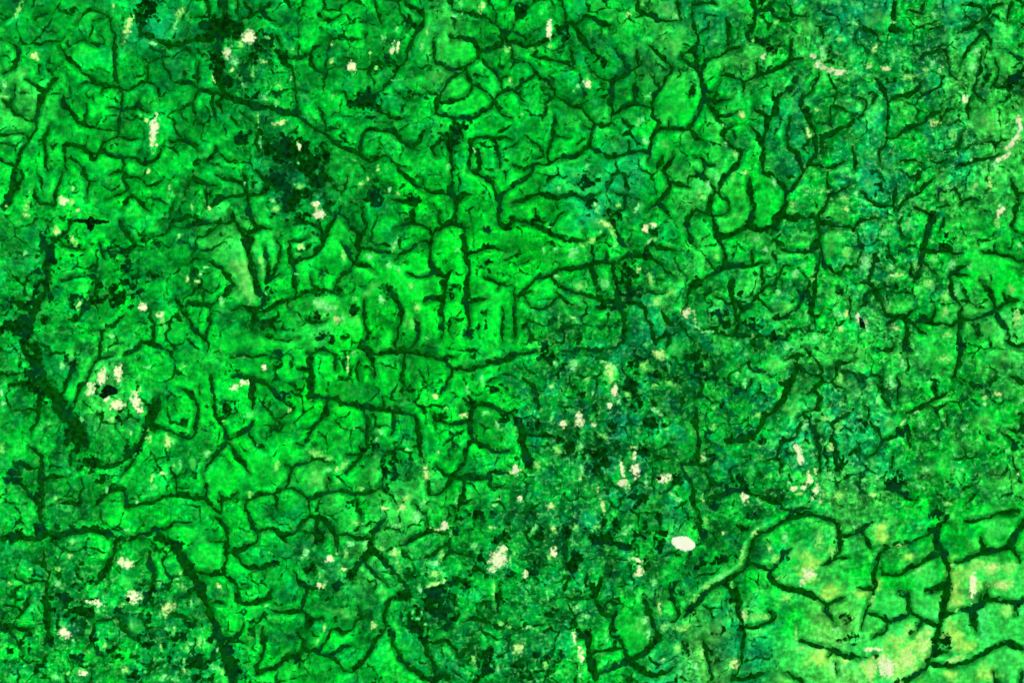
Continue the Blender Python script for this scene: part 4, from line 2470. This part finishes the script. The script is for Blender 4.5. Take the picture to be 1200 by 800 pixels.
# bush in the darker tracts: nobody could count it
SPF = speck(FX, FY)
TV = cover(FX, FY)[..., 1]
dark = np.clip((168 - TV) / 60, 0, 1)
nb = fbm(FX, FY, 7, 21, 3, .6) * .6 + fbm(FX, FY, 3.2, 22, 2) * .4
fs = (nb - (.77 - .08 * dark - .04 * SPF)) * 8
rd = np.abs(fbm(FX, FY, 15, 23, 3, .55) - .5)
fs = np.maximum(fs, (.03 + .014 * dark + .012 * SPF - rd - np.clip(.52 - fbm(FX, FY, 30, 24, 2), 0, 1) * .3) * 34 + N2 * 1.5)
SCRUB = nL + len(WOOD)
# slender gullies: the finest twigs of the drainage, along the borders of small basins
def borders(x, y, cell, seed):
    t = np.random.default_rng(seed).random((256, 256, 2))
    i, j = np.floor(x / cell).astype(int), np.floor(y / cell).astype(int)
    f1 = np.full(x.shape, 1e9); f2 = f1.copy()
    for a in (-1, 0, 1):
        for b in (-1, 0, 1):
            q = t[(i + a) % 256, (j + b) % 256]
            d2 = np.hypot((i + a + .1 + .8 * q[..., 0]) * cell - x, (j + b + .1 + .8 * q[..., 1]) * cell - y)
            f2 = np.minimum(f2, np.maximum(f1, d2)); f1 = np.minimum(f1, d2)
    return (f2 - f1) / 2
wx5, wy5 = (fbm(FX, FY, 22, 91, 3, .6) - .5) * 26, (fbm(FX, FY, 22, 92, 3, .6) - .5) * 26
bd = borders(FX + 400 + wx5, FY + 400 + wy5, 30, 93)
ldf = line_dist(fx[0], fy[0], FS, NX, NY, 12.0)
fg = 1.12 + 3.3 * (fbm(FX, FY, 19, 94, 2) - .5) - bd * .75 + N2 * 1.4 - np.clip((7 - ldf) / 4, 0, 1) * .9
GULLY = SCRUB + 1
calm = np.zeros_like(FF)
for e in LUSH + YEL:
    i0, i1, j0, j1 = win(e[0] - e[2] * 1.4 - 12, e[0] + e[2] * 1.4 + 12, e[1] - e[3] * 1.4 - 12, e[1] + e[3] * 1.4 + 12)
    w_ = np.s_[j0:j1, i0:i1]
    calm[w_] = np.maximum(calm[w_], np.clip((1.35 - ell(FX[w_], FY[w_], e)) * 2, 0, 1))
calm = np.maximum(calm, np.clip((FX - 880) / 60, 0, 1) * np.clip((FY - 585) / 40, 0, 1) * .8)
fs = fs - calm * 1.6
fg = fg - calm * 2.2
fs = np.where(FF > -1.2, -5, fs)
fg = np.where(FF > -.6, -5, fg)
up = (fs > 0) & (fs > FF)
FF = np.where(fs > FF, fs, FF); OW = np.where(fs >= FF, SCRUB, OW)
up = fg > FF
FF = np.where(up, fg, FF); OW = np.where(up, GULLY, OW)

# bare patches
BRIGHT = [(266, 62), (291, 43), (412, 79), (643, 35), (460, 56), (466, 55), (687, 98), (180, 155), (73, 235), (188, 368), (166, 360), (172, 171),
    (983, 85), (972, 82), (895, 66), (1131, 116), (1195, 143), (1172, 247), (120, 441), (138, 437), (106, 455), (160, 472), (136, 474), (125, 466),
    (275, 452), (286, 448), (310, 430), (720, 457), (714, 474), (679, 492), (660, 497), (729, 550), (731, 566), (745, 551), (744, 534), (778, 560),
    (935, 529), (938, 537), (930, 572), (941, 570), (947, 560), (957, 572), (585, 655), (576, 666), (146, 658), (156, 698), (112, 706),
    (75, 741), (648, 646), (615, 674), (750, 668), (746, 655), (680, 766), (673, 746), (386, 654), (374, 686), (521, 615), (766, 264), (757, 267), (805, 367),
    (1006, 372), (1011, 378), (604, 550), (589, 641), (170, 40), (369, 239), (375, 251), (952, 66), (959, 75), (1185, 170), (66, 785), (350, 171),
    (947, 672), (940, 682), (1140, 686), (1188, 165), (1175, 184), (1191, 161), (1037, 80), (965, 79), (630, 20), (125, 674), (180, 622), (873, 584), (866, 542), (873, 550), (1038, 781), (1019, 761), (1030, 760), (609, 586), (696, 497), (97, 785)]
NC = len(CLEAR)
def near_bright(c): return min(math.hypot(c[0] - b[0], c[1] - b[1]) for b in BRIGHT) < 4.2
KIND = []
for c in CLEAR:
    r = random.random()
    if c[5] == 'O': KIND.append('oval')
    elif near_bright(c): KIND.append('white')
    elif c[0] > 1010 and c[1] > 650: KIND.append('cream' if r < .45 and c[2] > 5 else 'lime')
    elif r < .18: KIND.append('cream')
    elif r < .5: KIND.append('lime')
    else: KIND.append('mint')
CF = np.full((NY, NX), -5, np.float32)
CO = np.full((NY, NX), -1, np.int32)
CK = np.zeros((NY, NX), np.float32)
N4 = fbm(FX, FY, 3.4, 31, 2, .7).astype(np.float32) - .5
for ci, e in enumerate(CLEAR):
    R = max(e[2], e[3]) * 1.3 + 3
    i0, i1, j0, j1 = win(e[0] - R, e[0] + R, e[1] - R, e[1] + R)
    if i1 <= i0 or j1 <= j0: continue
    s = np.s_[j0:j1, i0:i1]
    mr = min(e[2], e[3])
    q = ell(FX[s] + N1[s] * 3, FY[s] + N2[s] * 3, e)
    kd = KIND[ci]
    amp, bias = {'oval': (.6, .1), 'white': (7.0, .6), 'cream': (6, 0), 'lime': (4.6, 0), 'mint': (4.6, -.1)}[kd]
    f = (1 - q) * mr * .8 + N4[s] * amp * min(1, .35 + mr / 8) + bias
    f = np.where(q > 1.3, -5, f)
    up = f > CF[s]
    CF[s] = np.where(up, f, CF[s]); CO[s] = np.where(up, ci, CO[s])
    CK[s] = np.where(up, np.clip(f / (mr * .62 + .3), 0, 1.2), CK[s])
# black patches lie open too
KF = np.full((NY, NX), -5, np.float32); KO = np.full((NY, NX), -1, np.int32)
BG = []                                           # the overlapping strokes of one patch are one patch
for e in BLK:
    for g in BG:
        if any(math.hypot(e[0] - o[0], e[1] - o[1]) < 22 for o in g): g.append(e); break
    else: BG.append([e])
for bi, g in enumerate(BG):
    for e in g:
        R = max(e[2], e[3]) + 4
        i0, i1, j0, j1 = win(e[0] - R, e[0] + R, e[1] - R, e[1] + R)
        s = np.s_[j0:j1, i0:i1]
        f = (1 - ell(FX[s] + N2[s] * 2, FY[s] + N1[s] * 2, e)) * min(e[2], e[3]) + N2[s] * 2.2 + .9
        up = f > KF[s]
        KF[s] = np.where(up, f, KF[s]); KO[s] = np.where(up, bi, KO[s])
CF = np.minimum(CF, np.where(KF > -.5, -KF - .1, 5))
openf = np.maximum(CF, KF)
FF = np.minimum(FF, np.where(openf > -1.0, .6 - openf, 9))     # few trees on bare soil
FK = np.clip(FF / np.where(OW == SCRUB, 2.4, 1) / np.where(OW == SCRUB + 1, 1.5, 1) / np.where(OW >= SCRUB, 1.0, np.where((OW >= nL) & (OW < SCRUB), 2.6, .85)), 0, 1).astype(np.float32)
KK = np.clip(KF + .5, 0, 1).astype(np.float32)

ZG = ground_z(FX, FY).astype(np.float32)
def edge(f, w): return np.clip(f / w, -.7, 1)
isS = OW >= SCRUB
H = np.where(isS, 9, 24).astype(np.float32)
bump = (fbm(FX, FY, 1.7, 41, 1) - .5) * np.where(isS, 6, 11) + (fbm(FX, FY, 5, 42, 2) - .5) * np.where(isS, 4, 10)
ZF = ZG + H * edge(FF, 1.0) + np.where(FF > 0, bump * np.clip(FF, 0, 1), 0)
ZC = ZG + 6 * edge(CF, .8) + np.where(CF > 0, (fbm(FX, FY, 2, 43, 2) - .5) * 6 * np.clip(CF, 0, 1), 0)
ZK = ZG + 4 * edge(KF, .8)
WX, WY = world(FX, FY)

def cells(Fd, Ow):
    """cells with a corner above ground, with the owner of their highest corner; sorted by owner"""
    c4 = np.stack([Fd[1:, :-1], Fd[1:, 1:], Fd[:-1, 1:], Fd[:-1, :-1]], -1)
    o4 = np.stack([Ow[1:, :-1], Ow[1:, 1:], Ow[:-1, 1:], Ow[:-1, :-1]], -1)
    hit = c4.max(-1) > 0
    J, I = np.nonzero(hit)
    own = np.take_along_axis(o4, c4.argmax(-1)[..., None], -1)[..., 0][J, I]
    o = np.argsort(own, kind='stable')
    return J[o], I[o], own[o]
def split(Fd, Ow):
    J, I, own = cells(Fd, Ow)
    u, st = np.unique(own, return_index=True)
    en = list(st[1:]) + [len(own)]
    return {int(a): (J[s:e], I[s:e]) for a, s, e in zip(u, st, en)}
def patch(name, ji, Z, m, base, K):
    J, I = ji
    q = np.stack([(J + 1) * NX + I, (J + 1) * NX + I + 1, J * NX + I + 1, J * NX + I], -1)
    u, inv = np.unique(q.ravel(), return_inverse=True)
    V = np.stack([WX.ravel()[u] - base[0], WY.ravel()[u] - base[1], Z.ravel()[u] - base[2]], -1)
    me = mesh_from(name, V, inv.reshape(-1, 4), m)
    x, y = FX.ravel()[u], FY.ravel()[u]
    attrs(me, bil(CL, x, y), bil(SP, x, y), K.ravel()[u])
    return me
def pieces(ji):
    """the touching runs of cells of one owner, largest first"""
    J, I = ji
    left = {(int(a), int(b)) for a, b in zip(J, I)}
    out = []
    while left:
        st = [left.pop()]
        run = []
        while st:
            a, b = st.pop()
            run.append((a, b))
            for q in ((a + 1, b), (a - 1, b), (a, b + 1), (a, b - 1), (a + 1, b + 1), (a - 1, b - 1), (a + 1, b - 1), (a - 1, b + 1)):
                if q in left:
                    left.remove(q)
                    st.append(q)
        out.append(run)
    out.sort(key=len, reverse=True)
    return [(np.array([r[0] for r in o]), np.array([r[1] for r in o])) for o in out]
def ji_join(parts):
    return np.concatenate([p[0] for p in parts]), np.concatenate([p[1] for p in parts])
def centre(ji):
    return float(fx[0] + FS * ji[1].mean()), float(fy[0] + FS * ji[0].mean())
def put(name, ji, Z, m, parent=None, at=None):
    if parent is None:
        x, y = centre(ji)
        X, Y = world(x, y)
        base = (X, Y, float(ground_z(np.array([x]), np.array([y]))[0]))
    else: base = at
    o = bpy.data.objects.new(name, patch(name, ji, Z, m, base, CK if Z is ZC else KK if Z is ZK else FK))
    if parent is None: o.location = base
    else: o.parent = parent
    COL.objects.link(o)
    return o

# ------------------------------------------------------------------ labels: look first, then the nearest landmark
MARKS = [((801, 637), 'the big white oval'), ((105, 260), 'the black cross-shaped patch'), ((336, 190), 'the broadest dark wood'),
    ((268, 62), 'the clearing in dark forest'), ((180, 155), 'the tall cream clearing'), ((120, 455), 'the black-hearted cream clearing'),
    ((80, 500), 'the thickest forest belt'), ((585, 655), 'the flower-shaped white clearing'), ((794, 115), 'the dark-cored basin'),
    ((885, 225), 'the bright two-lobed plain'), ((922, 255), 'the thick forest elbow'), ((980, 84), 'the bright upper right streak'),
    ((1180, 175), 'the yellow diagonal streak'), ((1172, 247), 'the yellow right side speck'), ((540, 340), 'the narrow upright basin'),
    ((520, 125), 'the twin rounded basins'), ((415, 485), 'the long level valley'), ((365, 430), 'the dark upright spur'),
    ((268, 512), 'the star-shaped valley junction'), ((255, 610), 'the bright lower left basin'), ((260, 740), 'the lower left forest belt'),
    ((150, 680), 'the paired cream clearings'), ((440, 640), 'the claw-shaped valley'), ((510, 700), 'the ragged lower middle woods'),
    ((735, 555), 'the white speck cluster'), ((640, 35), 'the slim white clearing'), ((940, 560), 'the shattered white clearing'),
    ((1060, 785), 'the pale yellow plain'), ((1105, 690), 'the bottom right trunk valley'), ((1140, 690), 'the pale upright streak'),
    ((947, 673), 'the lone cream clearing'), ((850, 680), 'the pale diagonal valley'), ((745, 735), 'the pale-edged bottom lobe'),
    ((880, 500), 'the club-ended valley'), ((1150, 365), 'the many-armed right valley'), ((1085, 275), 'the dark right tangle'),
    ((1060, 130), 'the grey-green field'), ((720, 330), 'the middle fan of valleys'), ((660, 520), 'the broken middle woods'),
    ((280, 320), 'the pale ground tongue'), ((380, 365), 'the pale lens-shaped field'), ((545, 385), 'the small lens wood'),
    ((710, 260), 'the pale hook-shaped streak'), ((1010, 378), 'the small white slash'), ((820, 480), 'the lone upright stem'),
    ((280, 450), 'the white bar-shaped clearing'), ((460, 55), 'the white twin dashes'), ((412, 79), 'the rosy white dot'), ((687, 98), 'the upper middle white dot'),
    ((5, 5), 'the top left corner'), ((1195, 5), 'the top right corner'), ((5, 795), 'the bottom left corner'), ((1195, 795), 'the bottom right corner'),
    ((600, 2), 'the top side middle'), ((1198, 480), 'the right side middle'), ((2, 400), 'the left side middle'), ((330, 798), 'the bottom side left half'),
    ((850, 2), 'the top side right half'), ((600, 240), 'the central valley crossing'), ((1080, 500), 'the speckled right plain')]
DIRS = ['right of', 'lower right of', 'below', 'lower left of', 'left of', 'upper left of', 'above', 'upper right of']
def rel(x, y, own=None):
    c = sorted((math.hypot(x - p[0], y - p[1]), p, nme) for p, nme in MARKS)
    return [(dd, DIRS[int(round(math.atan2(y - p[1], x - p[0]) / (math.pi / 4))) % 8] if dd > 4 else 'at', nme) for dd, p, nme in c[:3]]
ORD = ['nearest', 'second nearest', 'third nearest', 'fourth nearest', 'fifth nearest', 'sixth nearest', 'seventh nearest', 'eighth nearest', 'ninth nearest', 'tenth nearest']
PENDING = []
def want(o, look, x, y): PENDING.append((o, look, x, y))
def write_labels():
    groups = {}
    for o, look, x, y in PENDING:
        dd, dr, nm = rel(x, y)[0]
        groups.setdefault((look, dr, nm), []).append((dd, o))
    for (look, dr, nm), m in groups.items():
        m.sort(key=lambda t: t[0])
        for k2, (dd, o) in enumerate(m):
            if len(m) == 1: o['label'] = f'{look} {dr} {nm}'
            else: o['label'] = f'{look} {dr} {nm}, {ORD[min(k2, 9)]}'

# ------------------------------------------------------------------ wooded valleys: one thing per connected network, one part per branch
parts = split(FF, OW)
loose = []
TW = {}
for k2 in sorted(parts):
    if k2 >= SCRUB: continue
    pc = pieces(parts[k2])
    n0 = len(pc[0][0])
    keep = [p for p in pc if len(p[0]) >= max(12, .15 * n0)] if k2 < nL else []
    keep = keep or pc[:1]
    loose += pc[len(keep):]
    TW[k2] = keep
    parts[k2] = ji_join(keep)
nets = {}
for i in range(nL):
    if i in parts: nets.setdefault(find(i), []).append(i)
# small thickets that touch a network belong to it
def net_of(e):
    best = (1e9, None)
    for i in range(nL):
        b = BB[i]
        if i not in parts or not (b[0] - 14 < e[0] < b[2] + 14 and b[1] - 14 < e[1] < b[3] + 14): continue
        dd, _ = near_on(e, LINES[i][1])
        if dd < best[0]: best = (dd, i)
    return best
thick, woods = {}, []
for wi, e in enumerate(WOOD):
    if nL + wi not in parts: continue
    big = e[2] * e[3] > 95
    dd, i = net_of(e)
    if not big and i is not None and dd < max(2.5, .75 * min(e[2], e[3])): thick.setdefault(find(i), []).append(nL + wi)
    else: woods.append(wi)
def shape_words(m):
    pts = np.concatenate([np.array(SM[i]) for i in m])
    n = len(m)
    L = sum(LEN[i] for i in m)
    if n >= 9: return 'sprawling many-branched'
    if n >= 5: return 'wide branching'
    if n >= 3: return 'many-forked'
    if n == 2: return 'simple forked'
    P = SM[m[0]]
    ch = np.linalg.norm(P[-1] - P[0])
    size = 'short' if L < 20 else 'long' if L > 55 else 'medium'
    if ch < .8 * L: return size + ' hooked'
    if ch < .93 * L: return size + ' curved'
    dx, dy = P[-1] - P[0]
    a = math.degrees(math.atan2(-dy, dx)) % 180
    return size + (' level' if a < 22 or a > 158 else ' upright' if 68 < a < 112 else ' right-leaning' if a < 90 else ' left-leaning')
order = sorted(nets.items(), key=lambda t: -sum(len(parts[i][0]) for i in t[1]) - sum(len(parts[i][0]) for i in thick.get(t[0], [])))
for r, m in order:
    allji = ji_join([parts[i] for i in m] + [parts[i] for i in thick.get(r, [])])
    x, y = centre(ji_join([parts[i] for i in m]))
    if len(m) == 1 and r not in thick and len(TW[m[0]]) == 1:
        o = put('wooded_valley', parts[m[0]], ZF, M_FOREST)
    else:
        X, Y = world(x, y)
        base = (X, Y, float(ground_z(np.array([x]), np.array([y]))[0]))
        o = bpy.data.objects.new('wooded_valley', None)
        o.empty_display_size = 100
        o.location = base
        COL.objects.link(o)
        for i in m:
            for q in TW[i]: put('branch', q, ZF, M_FOREST, o, base)
        for i in thick.get(r, []): put('thicket', parts[i], ZF, M_WOOD, o, base)
    tag(o, None, 'wooded valley', 'dark wooded valleys branching through the grassland')
    want(o, shape_words(m) + ' dark wooded valley', x, y)

# ------------------------------------------------------------------ woods
for wi in woods:
    e = WOOD[wi]
    ji = parts[nL + wi]
    o = put('wood', ji, ZF, M_WOOD)
    tag(o, None, 'wood', 'dark woods scattered over the grassland')
    asp = e[2] / e[3]
    sz = 'large' if e[2] * e[3] > 220 else 'small' if e[2] * e[3] < 60 else 'mid-sized'
    sh = 'wide' if asp > 1.5 else 'tall' if asp < .67 else 'compact'
    want(o, f'{sz} {sh} ragged dark wood', e[0], e[1])
if SCRUB in parts:
    X, Y = 0.0, 0.0
    o = put('scrub', parts[SCRUB], ZF, M_SCRUB)
    tag(o, 'low dark green bush dotted over the duller grassland', 'scrub', None, 'stuff')

if GULLY in parts:
    o = put('gully_bush', ji_join([parts[GULLY]] + loose), ZF, M_FOREST)
    tag(o, 'slender dark gullies threading between the larger wooded valleys', 'gully bush', None, 'stuff')

# ------------------------------------------------------------------ bare patches
cp = split(CF, CO)
MB = {'oval': M_OVAL, 'white': M_WHITE, 'cream': M_CREAM, 'lime': M_LIME, 'mint': M_MINT}
TONE = {'oval': 'bright white', 'white': 'near-white', 'cream': 'cream', 'lime': 'yellow-green', 'mint': 'pale mint'}
rank = sorted(cp, key=lambda c: -len(cp[c][0]) * (4 if KIND[c] in ('white', 'oval') else 1))
for c in rank[:296]:
    e = CLEAR[c]
    o = put('clearing', cp[c], ZC, MB[KIND[c]])
    tag(o, None, 'clearing', 'pale bare clearings in the grassland')
    if KIND[c] == 'oval':
        o['label'] = 'largest bright white oval clearing, smooth-edged, ringed by dark green'
        continue
    asp = e[2] / e[3]
    sz = 'small' if len(cp[c][0]) < 60 else 'larger'
    sh = 'wide' if asp > 1.45 else 'tall' if asp < .69 else 'roundish'
    want(o, f'{sz} {sh} {TONE[KIND[c]]} clearing', e[0], e[1])
rest = {}
for c in rank[296:]: rest.setdefault(KIND[c], []).append(cp[c])
for kd, l in rest.items():
    o = put('bare_specks', ji_join(l), ZC, MB[kd])
    tag(o, f'tiny scattered {TONE[kd]} specks of bare ground all over the grassland', 'bare specks', None, 'stuff')
# ------------------------------------------------------------------ black patches
kp = split(KF, KO)
for b, ji in kp.items():
    g = BG[b]
    o = put('burnt_patch', ji, ZK, M_BLACK)
    tag(o, None, 'burnt patch', 'jet black patches')
    x, y = g[0][0], g[0][1]
    if abs(x - 106) < 6 and abs(y - 260) < 6: o['label'] = 'jet black cross-shaped patch on bright green ground'
    else: want(o, 'small jet black patch', x, y)
write_labels()
print('OBJ', len(nets), len(woods), len(cp), sum(len(v) for v in thick.values()), 'tris', sum(len(o.data.polygons) * 2 for o in S.objects if o.type == 'MESH'))
